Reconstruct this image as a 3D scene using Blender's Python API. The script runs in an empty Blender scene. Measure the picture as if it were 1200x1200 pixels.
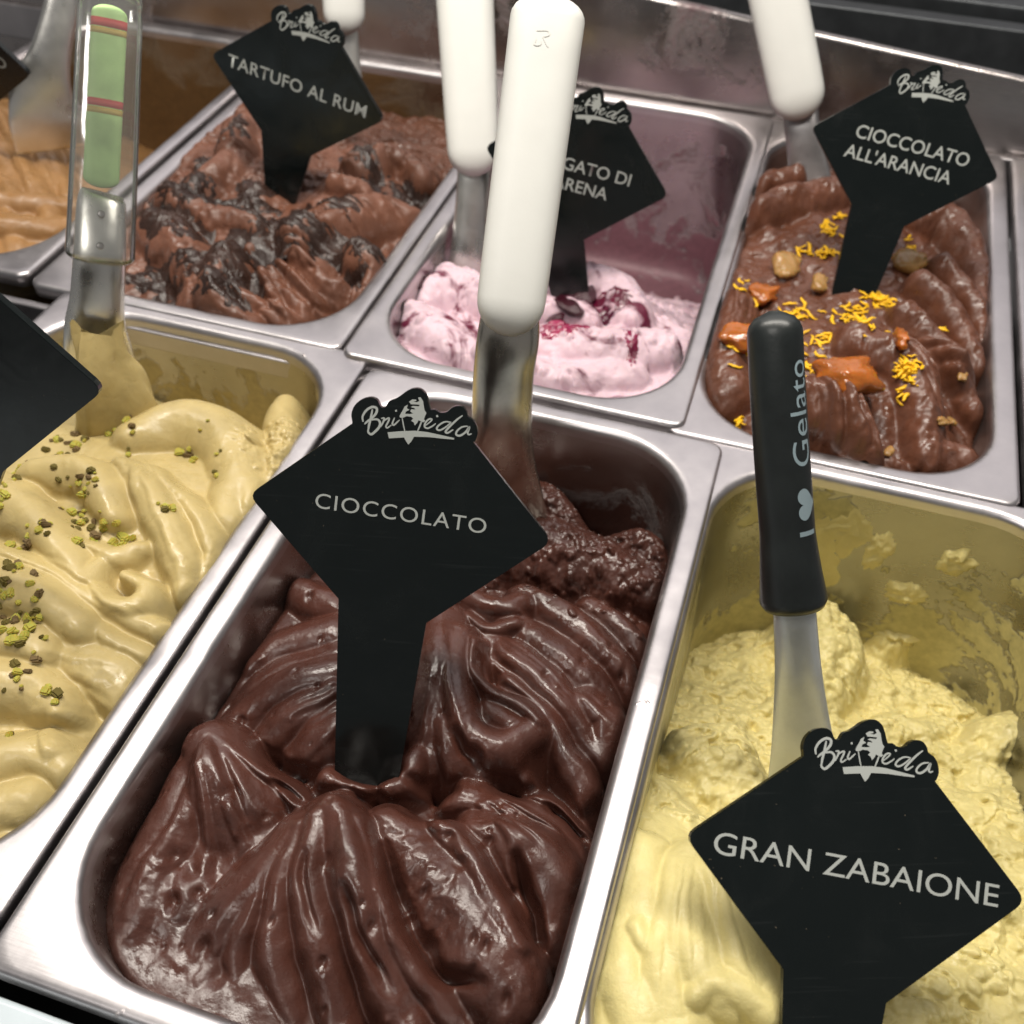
import bpy, bmesh, math, random
import numpy as np
from mathutils import Vector, Matrix

# ------------------------------------------------------------------ camera, light, exposure
MM = 0.001
scn = bpy.context.scene
col = scn.collection
cd = bpy.data.cameras.new('camera'); cam = bpy.data.objects.new('camera', cd); col.objects.link(cam)
RIGHT = Vector((0.95426454, 0.29834827, 0.01917009))
DOWN = Vector((0.22904435, -0.68837404, -0.68824405))
FWD = Vector((-0.19214023, 0.66115769, -0.72522592))
CAMPOS = Vector((180.168, -61.178, 317.310))
cam.matrix_world = Matrix(((RIGHT.x, -DOWN.x, -FWD.x, CAMPOS.x*MM), (RIGHT.y, -DOWN.y, -FWD.y, CAMPOS.y*MM),
                           (RIGHT.z, -DOWN.z, -FWD.z, CAMPOS.z*MM), (0, 0, 0, 1)))
cd.sensor_width = 36; cd.lens = 36.0; cd.clip_start = 0.01; cd.clip_end = 20
cd.dof.use_dof = True; cd.dof.focus_distance = 0.36; cd.dof.aperture_fstop = 13.0
scn.camera = cam

w = bpy.data.worlds.new('World'); scn.world = w; w.use_nodes = True
w.node_tree.nodes['Background'].inputs[0].default_value = (1.0, 0.97, 0.95, 1)
w.node_tree.nodes['Background'].inputs[1].default_value = 0.15

def area(name, loc, target, sx, sy, power, color):
    l = bpy.data.lights.new(name, 'AREA'); l.shape = 'RECTANGLE'; l.size = sx; l.size_y = sy
    l.energy = power; l.color = color
    o = bpy.data.objects.new(name, l); col.objects.link(o); o.location = loc
    o.rotation_euler = (Vector(target)-Vector(loc)).to_track_quat('-Z', 'Y').to_euler()
    return o
area('case_strip_light', (0.02, 0.34, 0.74), (0.02, 0.26, 0), 0.9, 0.07, 8.6, (1.0, 0.94, 0.85))
area('shop_ceiling_light', (-0.15, -0.75, 1.45), (0.1, 0.25, 0), 0.45, 0.2, 5.0, (1.0, 0.95, 0.89))
area('rear_fill_panel', (-0.15, 1.75, 1.35), (0.0, 0.4, 0), 3.4, 1.1, 10.0, (1.0, 0.94, 0.95))  # added fill, no real lamp: gives the steel rims something bright to mirror
scn.view_settings.view_transform = 'Standard'; scn.view_settings.look = 'None'
scn.view_settings.exposure = 0.25; scn.view_settings.gamma = 1.0; scn.view_settings.use_curve_mapping = False
scn.render.engine = 'CYCLES'
scn.cycles.use_denoising = True
scn.cycles.max_bounces = 8; scn.cycles.transmission_bounces = 8; scn.cycles.caustics_reflective = False; scn.cycles.caustics_refractive = False

# ------------------------------------------------------------------ helpers
rng = np.random.default_rng(7)
random.seed(7)

def mesh_np(name, V, F, m=None, parent=None, smooth=True):
    """V in millimetres"""
    me = bpy.data.meshes.new(name)
    me.from_pydata([tuple(v) for v in (np.asarray(V, float)*MM)], [], [tuple(int(i) for i in f) for f in F])
    me.validate(); me.update()
    if smooth: me.polygons.foreach_set('use_smooth', [True]*len(me.polygons))
    o = bpy.data.objects.new(name, me); col.objects.link(o)
    if m: me.materials.append(m)
    if parent: o.parent = parent; o.matrix_parent_inverse = parent.matrix_world.inverted()
    return o

def mesh_quads(name, V, Q, m):
    """fast path for dense grids; V in millimetres"""
    me = bpy.data.meshes.new(name)
    V = np.asarray(V, np.float32)*MM; Q = np.asarray(Q, np.int32)
    me.vertices.add(len(V)); me.vertices.foreach_set('co', V.ravel())
    me.loops.add(Q.size); me.loops.foreach_set('vertex_index', Q.ravel())
    me.polygons.add(len(Q)); me.polygons.foreach_set('loop_start', np.arange(len(Q), dtype=np.int32)*4)
    me.polygons.foreach_set('use_smooth', np.ones(len(Q), bool))
    me.update(calc_edges=True); me.validate()
    me.materials.append(m)
    o = bpy.data.objects.new(name, me); col.objects.link(o)
    return o

def empty(name, loc):
    o = bpy.data.objects.new(name, None); col.objects.link(o); o.empty_display_size = 0.01
    o.location = Vector(loc)*MM
    bpy.context.view_layer.update()
    return o

def tag(o, label, cat, group=None, kind=None):
    o['label'] = label; o['category'] = cat
    if group: o['group'] = group
    if kind: o['kind'] = kind
    return o

def structure(o): o['kind'] = 'structure'; return o

def box(name, x0, x1, y0, y1, z0, z1, m, parent=None, bev=0.0):
    bm = bmesh.new()
    vs = [bm.verts.new((x*MM, y*MM, z*MM)) for z in (z0, z1) for y in (y0, y1) for x in (x0, x1)]
    for f in ((0, 2, 3, 1), (4, 5, 7, 6), (0, 1, 5, 4), (2, 6, 7, 3), (0, 4, 6, 2), (1, 3, 7, 5)):
        bm.faces.new([vs[i] for i in f])
    if bev: bmesh.ops.bevel(bm, geom=bm.edges[:], offset=bev*MM, segments=3, affect='EDGES', profile=0.5)
    bmesh.ops.recalc_face_normals(bm, faces=bm.faces[:])
    me = bpy.data.meshes.new(name); bm.to_mesh(me); bm.free()
    if bev: me.polygons.foreach_set('use_smooth', [len(p.vertices) > 0 for p in me.polygons])
    o = bpy.data.objects.new(name, me); col.objects.link(o); me.materials.append(m)
    if bev:
        md = o.modifiers.new('wn', 'WEIGHTED_NORMAL'); md.keep_sharp = True
    if parent: o.parent = parent; o.matrix_parent_inverse = parent.matrix_world.inverted()
    return o

def catmull(P, n=24):
    P = np.asarray(P, float)
    if len(P) < 3:
        t = np.linspace(0, 1, n)[:, None]; return P[0]*(1-t)+P[-1]*t
    E = np.vstack([2*P[0]-P[1], P, 2*P[-1]-P[-2]]); out = []
    seg = len(P)-1; per = max(2, n//seg)
    for i in range(seg):
        a, b, c, d = E[i:i+4]
        for t in np.linspace(0, 1, per, endpoint=False):
            out.append(0.5*((2*b)+(-a+c)*t+(2*a-5*b+4*c-d)*t*t+(-a+3*b-3*c+d)*t**3))
    out.append(P[-1]); return np.array(out)

# value noise ---------------------------------------------------------
def _hash(i, j, s):
    h = (i.astype(np.int64)*374761393+j.astype(np.int64)*668265263+s*1442695041) & 0xffffffff
    h = ((h ^ (h >> 13))*1274126177) & 0xffffffff
    return ((h ^ (h >> 16)) & 0xffff)/65535.0
def vnoise(x, y, s=0):
    i = np.floor(x); j = np.floor(y); u = x-i; v = y-j
    u = u*u*u*(u*(u*6-15)+10); v = v*v*v*(v*(v*6-15)+10)
    a = _hash(i, j, s); b = _hash(i+1, j, s); c = _hash(i, j+1, s); d = _hash(i+1, j+1, s)
    return (a*(1-u)+b*u)*(1-v)+(c*(1-u)+d*u)*v-0.5
def fbm(x, y, s=0, o=4, g=0.5):
    t = 0; a = 1.0
    for k in range(o):
        t = t+a*vnoise(x+k*17.3, y-k*9.1, s+k); x = x*2.03; y = y*2.03; a *= g
    return t

# ------------------------------------------------------------------ materials
def new_mat(name):
    m = bpy.data.materials.new(name); m.use_nodes = True
    nt = m.node_tree; return m, nt, nt.nodes['Principled BSDF']
def N(nt, t, **kw):
    n = nt.nodes.new(t)
    for k, v in kw.items():
        if isinstance(k, str) and hasattr(n, k) and not k.startswith('in_'): setattr(n, k, v)
    return n
def noise_node(nt, scale, detail=4, rough=0.5, vec=None, dist=0.0):
    n = nt.nodes.new('ShaderNodeTexNoise'); n.inputs['Scale'].default_value = scale
    n.inputs['Detail'].default_value = detail; n.inputs['Roughness'].default_value = rough; n.inputs['Distortion'].default_value = dist
    if vec is not None: nt.links.new(vec, n.inputs['Vector'])
    return n
def ramp(nt, fac, stops):
    r = nt.nodes.new('ShaderNodeValToRGB')
    e = r.color_ramp.elements
    while len(e) > 1: e.remove(e[-1])
    e[0].position = stops[0][0]; e[0].color = (*stops[0][1], 1)
    for p, c in stops[1:]:
        q = e.new(p); q.color = (*c, 1)
    nt.links.new(fac, r.inputs[0]); return r
def mixrgb(nt, fac, a, b):
    x = nt.nodes.new('ShaderNodeMix'); x.data_type = 'RGBA'
    if isinstance(fac, float): x.inputs[0].default_value = fac
    else: nt.links.new(fac, x.inputs[0])
    for s, v in ((6, a), (7, b)):
        if isinstance(v, tuple): x.inputs[s].default_value = (*v, 1)
        else: nt.links.new(v, x.inputs[s])
    return x.outputs[2]
def bump(nt, height, strength, dist, prev=None):
    b = nt.nodes.new('ShaderNodeBump'); b.inputs['Strength'].default_value = strength; b.inputs['Distance'].default_value = dist
    nt.links.new(height, b.inputs['Height'])
    if prev is not None: nt.links.new(prev, b.inputs['Normal'])
    return b.outputs[0]
def objvec(nt):
    t = nt.nodes.new('ShaderNodeTexCoord'); return t.outputs['Object']
def mapped(nt, vec, scale):
    m = nt.nodes.new('ShaderNodeMapping'); m.inputs['Scale'].default_value = scale
    nt.links.new(vec, m.inputs[0]); return m.outputs[0]
def math_node(nt, op, a, b=None):
    m = nt.nodes.new('ShaderNodeMath'); m.operation = op
    for s, v in ((0, a), (1, b)):
        if v is None: continue
        if isinstance(v, (int, float)): m.inputs[s].default_value = v
        else: nt.links.new(v, m.inputs[s])
    return m.outputs[0]

def plain(name, c, rough=0.5, spec=0.5, metal=0.0, bumpscale=None, bumpamt=0.1, var=0.0):
    m, nt, p = new_mat(name)
    p.inputs['Base Color'].default_value = (*c, 1); p.inputs['Roughness'].default_value = rough
    p.inputs['Specular IOR Level'].default_value = spec; p.inputs['Metallic'].default_value = metal
    v = objvec(nt)
    if var:
        n = noise_node(nt, 60, 5, 0.6, v)
        r = ramp(nt, n.outputs[0], [(0.3, tuple(x*(1-var) for x in c)), (0.7, tuple(min(1, x*(1+var)) for x in c))])
        nt.links.new(r.outputs[0], p.inputs['Base Color'])
        rr = nt.nodes.new('ShaderNodeMapRange'); rr.inputs[3].default_value = rough*0.75; rr.inputs[4].default_value = min(1, rough*1.3)
        nt.links.new(n.outputs[0], rr.inputs[0]); nt.links.new(rr.outputs[0], p.inputs['Roughness'])
    if bumpscale:
        n2 = noise_node(nt, bumpscale, 3, 0.5, v)
        nt.links.new(bump(nt, n2.outputs[0], bumpamt, 0.001), p.inputs['Normal'])
    return m

def steel(name, base=(0.60, 0.585, 0.58), rough=0.30, brush=(40, 900, 900), film=None, film_lo=0.5, film_hi=0.58, film_scale=22, film_z=None, spots=None):
    """brushed stainless, with an optional film on it"""
    m, nt, p = new_mat(name)
    v = objvec(nt)
    p.inputs['Metallic'].default_value = 1.0
    n = noise_node(nt, 1.0, 3, 0.6, mapped(nt, v, brush))
    blot = noise_node(nt, 28, 5, 0.65, v)
    scr = noise_node(nt, 1.0, 2, 0.6, mapped(nt, v, (260, 30, 200)), 1.5)
    c = ramp(nt, blot.outputs[0], [(0.3, tuple(x*0.86 for x in base)), (0.7, tuple(min(1, x*1.08) for x in base))]).outputs[0]
    rmix = math_node(nt, 'ADD', math_node(nt, 'MULTIPLY', n.outputs[0], 0.10), math_node(nt, 'MULTIPLY', blot.outputs[0], 0.34))
    rough_s = math_node(nt, 'ADD', rmix, rough-0.22)
    b1 = bump(nt, n.outputs[0], 0.05, 0.0004)
    b2 = bump(nt, scr.outputs[0], 0.03, 0.0006, b1)
    if film:
        fn = noise_node(nt, film_scale, 6, 0.62, v, 0.6)
        f2 = noise_node(nt, 240, 4, 0.6, v)
        fac = math_node(nt, 'ADD', fn.outputs[0], math_node(nt, 'MULTIPLY', math_node(nt, 'SUBTRACT', f2.outputs[0], 0.5), 0.16))
        if film_z:
            sep = nt.nodes.new('ShaderNodeSeparateXYZ'); nt.links.new(v, sep.inputs[0])
            mr = nt.nodes.new('ShaderNodeMapRange'); mr.inputs[1].default_value = film_z[0]*MM; mr.inputs[2].default_value = film_z[1]*MM
            mr.inputs[3].default_value = 0.30; mr.inputs[4].default_value = -0.28
            nt.links.new(sep.outputs[2], mr.inputs[0]); fac = math_node(nt, 'ADD', fac, mr.outputs[0])
        k = nt.nodes.new('ShaderNodeMapRange'); k.inputs[1].default_value = film_lo; k.inputs[2].default_value = film_hi
        k.interpolation_type = 'SMOOTHSTEP'
        nt.links.new(fac, k.inputs[0]); k = k.outputs[0]
        fc = ramp(nt, f2.outputs[0], [(0.3, tuple(x*0.72 for x in film)), (0.7, film)]).outputs[0]
        c = mixrgb(nt, k, c, fc)
        mt = math_node(nt, 'SUBTRACT', 1.0, math_node(nt, 'MULTIPLY', k, 0.93)); nt.links.new(mt, p.inputs['Metallic'])
        rough_s = math_node(nt, 'ADD', math_node(nt, 'MULTIPLY', rough_s, math_node(nt, 'SUBTRACT', 1.0, k)), math_node(nt, 'MULTIPLY', k, 0.5))
        b2 = bump(nt, math_node(nt, 'MULTIPLY', k, fac), 0.5, 0.002, b2)
    nt.links.new(c, p.inputs['Base Color']); nt.links.new(rough_s, p.inputs['Roughness']); nt.links.new(b2, p.inputs['Normal'])
    return m

def gelato_mat(name, c, rough, spec=0.5, sss=0.0, dark=0.7, light=1.2, grain=0.25, grainscale=500, wet=0.0, ripple=None, coat=0.0, midb=0.35):
    m, nt, p = new_mat(name)
    v = objvec(nt)
    n = noise_node(nt, 45, 6, 0.6, v)
    colr = ramp(nt, n.outputs[0], [(0.28, tuple(x*dark for x in c)), (0.5, c), (0.75, tuple(min(1, x*light) for x in c))]).outputs[0]
    if ripple:
        rc, rs, lo, hi = ripple
        rn = noise_node(nt, rs, 6, 0.6, v, 1.6)
        k = nt.nodes.new('ShaderNodeMapRange'); k.inputs[1].default_value = lo; k.inputs[2].default_value = hi
        nt.links.new(rn.outputs[0], k.inputs[0]); colr = mixrgb(nt, k.outputs[0], colr, rc)
    nt.links.new(colr, p.inputs['Base Color'])
    p.inputs['Specular IOR Level'].default_value = spec
    g = noise_node(nt, grainscale, 5, 0.6, v)
    mid = noise_node(nt, 130, 4, 0.55, v, 0.5)
    rr = nt.nodes.new('ShaderNodeMapRange'); rr.inputs[1].default_value = 0.3; rr.inputs[2].default_value = 0.7
    rr.inputs[3].default_value = rough*0.6; rr.inputs[4].default_value = rough*1.7
    nt.links.new(mid.outputs[0], rr.inputs[0]); nt.links.new(rr.outputs[0], p.inputs['Roughness'])
    b = bump(nt, mid.outputs[0], midb, 0.0012)
    b = bump(nt, g.outputs[0], grain, 0.0006, b)
    nt.links.new(b, p.inputs['Normal'])
    if sss:
        p.inputs['Subsurface Weight'].default_value = sss; p.inputs['Subsurface Radius'].default_value = (1.0, 0.7, 0.4)
        p.inputs['Subsurface Scale'].default_value = 0.002
    if coat:
        p.inputs['Coat Weight'].default_value = coat; p.inputs['Coat Roughness'].default_value = 0.18
        nt.links.new(b, p.inputs['Coat Normal'])
    return m

M = {}
M['steel'] = steel('brushed_steel', base=(0.53, 0.505, 0.515), rough=0.38, film=(0.34, 0.23, 0.16), film_lo=0.66, film_hi=0.80, film_scale=34)
M['steel_dark'] = steel('dull_steel', base=(0.42, 0.40, 0.40), rough=0.36)
M['steel_pol'] = steel('polished_steel', base=(0.78, 0.77, 0.73), rough=0.30, brush=(300, 300, 30))
M['steel_warm'] = steel('golden_sheen_steel', base=(0.60, 0.56, 0.49), rough=0.24, brush=(300, 300, 30))  # warm base colour paints in the golden reflections on the blade
M['steel_cool'] = plain('bright_steel', (0.60, 0.63, 0.64), 0.33, 0.6, metal=0.55, bumpscale=500, bumpamt=0.08, var=0.10)
M['well_choc'] = steel('steel_chocolate_film', base=(0.45, 0.43, 0.42), rough=0.3, film=(0.055, 0.022, 0.016), film_z=(-60, -4), film_lo=0.5, film_hi=0.68)
M['well_yellow'] = steel('steel_custard_film', base=(0.31, 0.30, 0.265), film=(0.50, 0.44, 0.19), film_z=(-190, 90), film_lo=0.535, film_hi=0.565, film_scale=15)
M['well_cherry'] = steel('steel_cherry_film', base=(0.42, 0.385, 0.39), film=(0.19, 0.085, 0.105), film_z=(-150, 60), film_lo=0.52, film_hi=0.62, film_scale=24)
M['well_beige'] = steel('steel_pistachio_film', base=(0.46, 0.43, 0.36), film=(0.47, 0.38, 0.17), film_z=(-110, 50), film_lo=0.52, film_hi=0.57, film_scale=24)
M['well_brown'] = steel('steel_brown_film', base=(0.28, 0.23, 0.17), film=(0.11, 0.058, 0.020), film_z=(-60, 20), film_lo=0.36, film_hi=0.6)
def acrylic_mat():
    m, nt, p = new_mat('black_acrylic'); v = objvec(nt)
    sm = noise_node(nt, 35, 5, 0.65, v, 0.8); sc = noise_node(nt, 1.0, 1, 0.5, mapped(nt, v, (35, 35, 1400)), 0.3)
    k = nt.nodes.new('ShaderNodeMapRange'); k.inputs[1].default_value = 0.66; k.inputs[2].default_value = 0.74; nt.links.new(sc.outputs[0], k.inputs[0])
    sp = noise_node(nt, 620, 2, 0.5, v); ks = nt.nodes.new('ShaderNodeMapRange'); ks.inputs[1].default_value = 0.76; ks.inputs[2].default_value = 0.80; nt.links.new(sp.outputs[0], ks.inputs[0])
    c = mixrgb(nt, math_node(nt, 'MULTIPLY', k.outputs[0], 0.14), (0.003, 0.0052, 0.0052), (0.03, 0.034, 0.034))
    c = mixrgb(nt, math_node(nt, 'MULTIPLY', ks.outputs[0], 0.6), c, (0.16, 0.13, 0.09))
    nt.links.new(c, p.inputs['Base Color']); p.inputs['Specular IOR Level'].default_value = 0.45
    r = nt.nodes.new('ShaderNodeMapRange'); r.inputs[1].default_value = 0.3; r.inputs[2].default_value = 0.7; r.inputs[3].default_value = 0.08; r.inputs[4].default_value = 0.34
    nt.links.new(sm.outputs[0], r.inputs[0]); nt.links.new(r.outputs[0], p.inputs['Roughness']); return m
M['acrylic'] = acrylic_mat()
M['print'] = plain('grey_print', (0.36, 0.38, 0.36), 0.5, 0.3)
M['white_plastic'] = plain('white_plastic', (0.62, 0.62, 0.59), 0.42, 0.4, bumpscale=900, bumpamt=0.03, var=0.02)
M['black_plastic'] = plain('black_rubber', (0.011, 0.014, 0.014), 0.34, 0.5, bumpscale=700, bumpamt=0.05, var=0.3)
M['heartprint'] = plain('pale_blue_print', (0.24, 0.31, 0.34), 0.5)
M['black'] = plain('black_cavity', (0.006, 0.006, 0.007), 0.5, 0.3)
M['dark_metal'] = plain('dark_metal', (0.06, 0.065, 0.07), 0.35, 0.5, metal=0.6, var=0.2)
M['white_counter'] = plain('white_counter', (0.55, 0.62, 0.66), 0.25, 0.5, var=0.06)
M['choc'] = gelato_mat('dark_chocolate_gelato', (0.070, 0.0245, 0.0168), 0.27, 0.6, dark=0.65, light=1.3, grain=0.28, grainscale=650, coat=0.12, midb=0.18)
M['pist'] = gelato_mat('pistachio_gelato', (0.46, 0.36, 0.155), 0.34, 0.5, sss=0.10, dark=0.80, light=1.08, grain=0.15, grainscale=500)
M['zab'] = gelato_mat('custard_gelato', (0.64, 0.55, 0.235), 0.42, 0.4, sss=0.12, dark=0.80, light=1.1, grain=0.5, grainscale=420)
M['tart'] = gelato_mat('milk_chocolate_gelato', (0.145, 0.060, 0.036), 0.38, 0.5, sss=0.08, dark=0.65, light=1.35, grain=0.3, grainscale=420)
M['aran'] = gelato_mat('orange_chocolate_gelato', (0.112, 0.041, 0.022), 0.34, 0.5, sss=0.05, dark=0.7, light=1.3, grain=0.25, grainscale=420, coat=0.1)
M['amar'] = gelato_mat('cherry_gelato', (0.64, 0.47, 0.53), 0.45, 0.4, sss=0.25, dark=0.85, light=1.1, grain=0.5, grainscale=380, ripple=((0.12, 0.010, 0.035), 24, 0.54, 0.62))
M['tan'] = gelato_mat('caramel_gelato', (0.29, 0.155, 0.060), 0.36, 0.45, sss=0.15, dark=0.8, light=1.15, grain=0.25, grainscale=420)
M['flake'] = gelato_mat('dark_chocolate_flake', (0.030, 0.015, 0.011), 0.28, 0.45, dark=0.5, light=1.8, grain=0.8, grainscale=300)
M['cherry'] = plain('cherry_skin', (0.035, 0.004, 0.010), 0.14, 0.6, bumpscale=300, bumpamt=0.3, var=0.3)
M['nut_green'] = plain('pistachio_green', (0.40, 0.36, 0.06), 0.55, 0.3, bumpscale=900, bumpamt=0.4, var=0.3)
M['nut_dark'] = plain('pistachio_skin', (0.13, 0.10, 0.02), 0.6, 0.3, bumpscale=900, bumpamt=0.4, var=0.3)
M['nut_brown'] = plain('nut_brown', (0.15, 0.10, 0.04), 0.6, 0.3, bumpscale=900, bumpamt=0.4, var=0.3)
M['zest'] = plain('orange_zest', (0.88, 0.50, 0.010), 0.45, 0.4, bumpscale=800, bumpamt=0.4, var=0.15)
M['peel'] = plain('candied_orange', (0.36, 0.105, 0.016), 0.11, 0.6, bumpscale=260, bumpamt=0.5, var=0.35)
M['peel_pale'] = plain('candied_lemon', (0.34, 0.19, 0.06), 0.25, 0.5, bumpscale=300, bumpamt=0.4, var=0.2)
for k in ('peel', 'peel_pale', 'nut_green'):
    pb = M[k].node_tree.nodes['Principled BSDF']; pb.inputs['Subsurface Weight'].default_value = 0.3; pb.inputs['Subsurface Scale'].default_value = 0.003
def clear_mat():
    m = bpy.data.materials.new('clear_plastic'); m.use_nodes = True; nt = m.node_tree; nt.nodes.remove(nt.nodes['Principled BSDF'])
    out = nt.nodes['Material Output']; t = nt.nodes.new('ShaderNodeBsdfTransparent'); t.inputs[0].default_value = (0.97, 0.975, 0.96, 1)
    g = nt.nodes.new('ShaderNodeBsdfGlossy'); g.inputs['Roughness'].default_value = 0.10; g.inputs[0].default_value = (1, 1, 1, 1)
    fr = nt.nodes.new('ShaderNodeFresnel'); fr.inputs[0].default_value = 1.5
    v = objvec(nt); n = noise_node(nt, 40, 2, 0.5, v); b = bump(nt, n.outputs[0], 0.25, 0.003); nt.links.new(b, g.inputs['Normal']); nt.links.new(b, fr.inputs['Normal'])
    f = math_node(nt, 'ADD', math_node(nt, 'MULTIPLY', fr.outputs[0], 1.1), 0.05)
    mx = nt.nodes.new('ShaderNodeMixShader'); nt.links.new(f, mx.inputs[0]); nt.links.new(t.outputs[0], mx.inputs[1]); nt.links.new(g.outputs[0], mx.inputs[2])
    df = nt.nodes.new('ShaderNodeBsdfDiffuse'); df.inputs[0].default_value = (0.8, 0.8, 0.77, 1); m2 = nt.nodes.new('ShaderNodeMixShader'); m2.inputs[0].default_value = 0.06
    nt.links.new(mx.outputs[0], m2.inputs[1]); nt.links.new(df.outputs[0], m2.inputs[2]); nt.links.new(m2.outputs[0], out.inputs[0]); return m
M['clear'] = clear_mat()
M['green_label'] = plain('green_label', (0.60, 0.95, 0.36), 0.45, 0.4, var=0.12)
M['red_band'] = plain('red_band', (0.75, 0.08, 0.07), 0.45, 0.4)
M['yellow_band'] = plain('yellow_band', (0.75, 0.55, 0.12), 0.45, 0.4)

# ------------------------------------------------------------------ setting: cabinet under and behind the pans
structure(box('cabinet_floor', -620, 620, -2.4, 660, -150, -140, M['black']))
structure(box('front_counter', -620, 620, -260, -4.5, -30, -3.5, M['white_counter'], bev=2))
structure(box('front_shade_strip', -620, 620, -13, -2.5, -150, -31, M['black']))  # black strip standing in for the shadow under the pan lip
structure(box('support_rail', -620, 620, 299.5, 304.5, -20, -8.5, M['steel'], bev=1.2))
# rear wall of the well, its upper edge runs out of level as in the picture
def rear():
    V = []; F = []
    xs = np.linspace(-620, 620, 32)
    prof = [(646, -60), (646, -10), (647.5, 0)]
    for x in xs:
        zt = 64-(x-76)*0.078
        row = [(x, 641, -60), (x, 641, zt-3), (x, 642, zt-0.8), (x, 644, zt), (x, 647, zt), (x, 648.5, zt-1), (x, 649, zt-3), (x, 649, -60)]
        V += row
    k = 8
    for i in range(len(xs)-1):
        for j in range(k-1):
            a = i*k+j; F.append((a, a+k, a+k+1, a+1))
    o = mesh_np('rear_wall', V, F, steel('rear_wall_steel', base=(0.40, 0.37, 0.36), rough=0.24, brush=(30, 900, 900), film=(0.12, 0.05, 0.06), film_lo=0.58, film_hi=0.78, film_scale=16))  # purplish film colour paints in the gelato's reflection on the steel
    return structure(o)
rear()
structure(box('rear_gutter', -620, 620, 649.5, 760, -40, 12, M['black']))
structure(box('rear_ledge', -620, 620, 720, 735, 12.5, 47, M['dark_metal'], bev=2))
structure(box('rear_track', -620, 620, 750, 900, 20, 52, M['dark_metal'], bev=3))
structure(box('rear_shelf', -620, 620, 636.5, 640.5, -30, -3, M['steel'], bev=1))

# ------------------------------------------------------------------ gelato pans
def rrect(x0, x1, y0, y1, r, n=10, e=5):
    """rounded rectangle with the same point count whatever the radius"""
    pts = []
    for cx, cy, a0 in ((x1-r, y0+r, -90), (x1-r, y1-r, 0), (x0+r, y1-r, 90), (x0+r, y0+r, 180)):
        for k in range(n+1):
            a = math.radians(a0+90*k/n); pts.append((cx+r*math.cos(a), cy+r*math.sin(a)))
    # straight runs subdivided
    out = []
    m = len(pts)
    for i in range(m):
        p, q = pts[i], pts[(i+1) % m]; out.append(p)
        if i % (n+1) == n:
            for k in range(1, e): out.append((p[0]+(q[0]-p[0])*k/e, p[1]+(q[1]-p[1])*k/e))
    return out

def pan(x0, x1, y0, y1, label, wellmat, z=0.0, fl=10.5, fy=10.0, r=41, depth=125, rot=0.0):
    e = empty('gelato_pan', ((x0+x1)/2, (y0+y1)/2, z-depth))
    tag(e, label, 'pan', 'steel gelato pans in the display')
    def rings(spec):
        V = []; F = []; n = None
        for (dx, dy, rr, zz) in spec:
            ring = rrect(x0+dx, x1-dx, y0+dy, y1-dy, rr); n = len(ring)
            V += [(px, py, z+zz) for px, py in ring]
        for k in range(len(spec)-1):
            for i in range(n):
                j = (i+1) % n; F.append((k*n+i, k*n+j, (k+1)*n+j, (k+1)*n+i))
        return V, F, n
    # flange: downturned lip, flat rim, rolled inner edge
    rim = [(1.6, 1.6, 5, -8.5), (0.5, 0.5, 6, -8.3), (0, 0, 6.5, -7.2), (0, 0, 6.5, -2.2), (0.25, 0.25, 6.3, -1.1), (0.8, 0.8, 6, -0.35), (1.8, 1.8, 5.6, 0)]
    for k in range(1, 5):
        t = k/5; rim.append((1.8+(fl-4-1.8)*t, 1.8+(fy-4-1.8)*t, 5.6+(r+3-5.6)*t, 0.15*math.sin(math.pi*t)))
    for k in range(0, 7):
        a = math.radians(90*k/6); rim.append((fl-4+4*math.sin(a), fy-4+4*math.sin(a), r+3-3*math.sin(a), -4+4*math.cos(a)))
    rim.append((fl+0.2, fy+0.2, r, -7))
    V, F, n = rings(rim)
    mesh_np('rim', V, F, M['steel'], e)
    well = [(fl+0.15, fy+0.15, r, -6.5)]
    for d in (12, 20, 30, 45, 60, 75, depth-14):
        well.append((fl+0.15+d*0.045, fy+0.15+d*0.045, r-d*0.03, -d))
    t0 = fl+depth*0.045
    for k in range(1, 6):
        a = math.radians(90*k/5); well.append((t0+12*(1-math.cos(a)), fy-fl+t0+12*(1-math.cos(a)), r-4-2*k, -depth+14-14*math.sin(a)))
    V, F, n = rings(well)
    F.append(tuple(range((len(well)-1)*n, len(well)*n)))
    mesh_np('basin', V, F, wellmat, e)
    return e

pan(-387, -205, 312, 636, 'steel pan of caramel gelato at the far left of the back row', M['well_brown'])
pan(-201, -20, 308, 636, 'steel pan holding the milk chocolate gelato with dark flakes', M['well_brown'], z=-0.6)
pan(-18, 156, 304.5, 636, 'half empty steel pan holding the pink cherry gelato', M['well_cherry'], z=0.8)
pan(147, 306.5, 302.5, 636, 'steel pan holding the chocolate gelato with orange zest', M['steel_dark'], z=-1.6, fl=12)
pan(309, 485, 302.5, 636, 'steel pan at the right end of the back row, mostly out of view', M['steel_dark'], z=-0.4)
pan(-180, -3.2, 10, 311.5, 'steel pan overflowing with pale pistachio gelato at the left', M['well_beige'], z=-1.8)
pan(0, 176, 0, 300.5, 'large steel pan of dark chocolate gelato at front centre', M['well_choc'])
pan(166.5, 344, 4, 305.5, 'steel pan of yellow custard gelato smeared to the rim', M['well_yellow'], z=-3.0, fl=11.5, fy=9)

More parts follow.
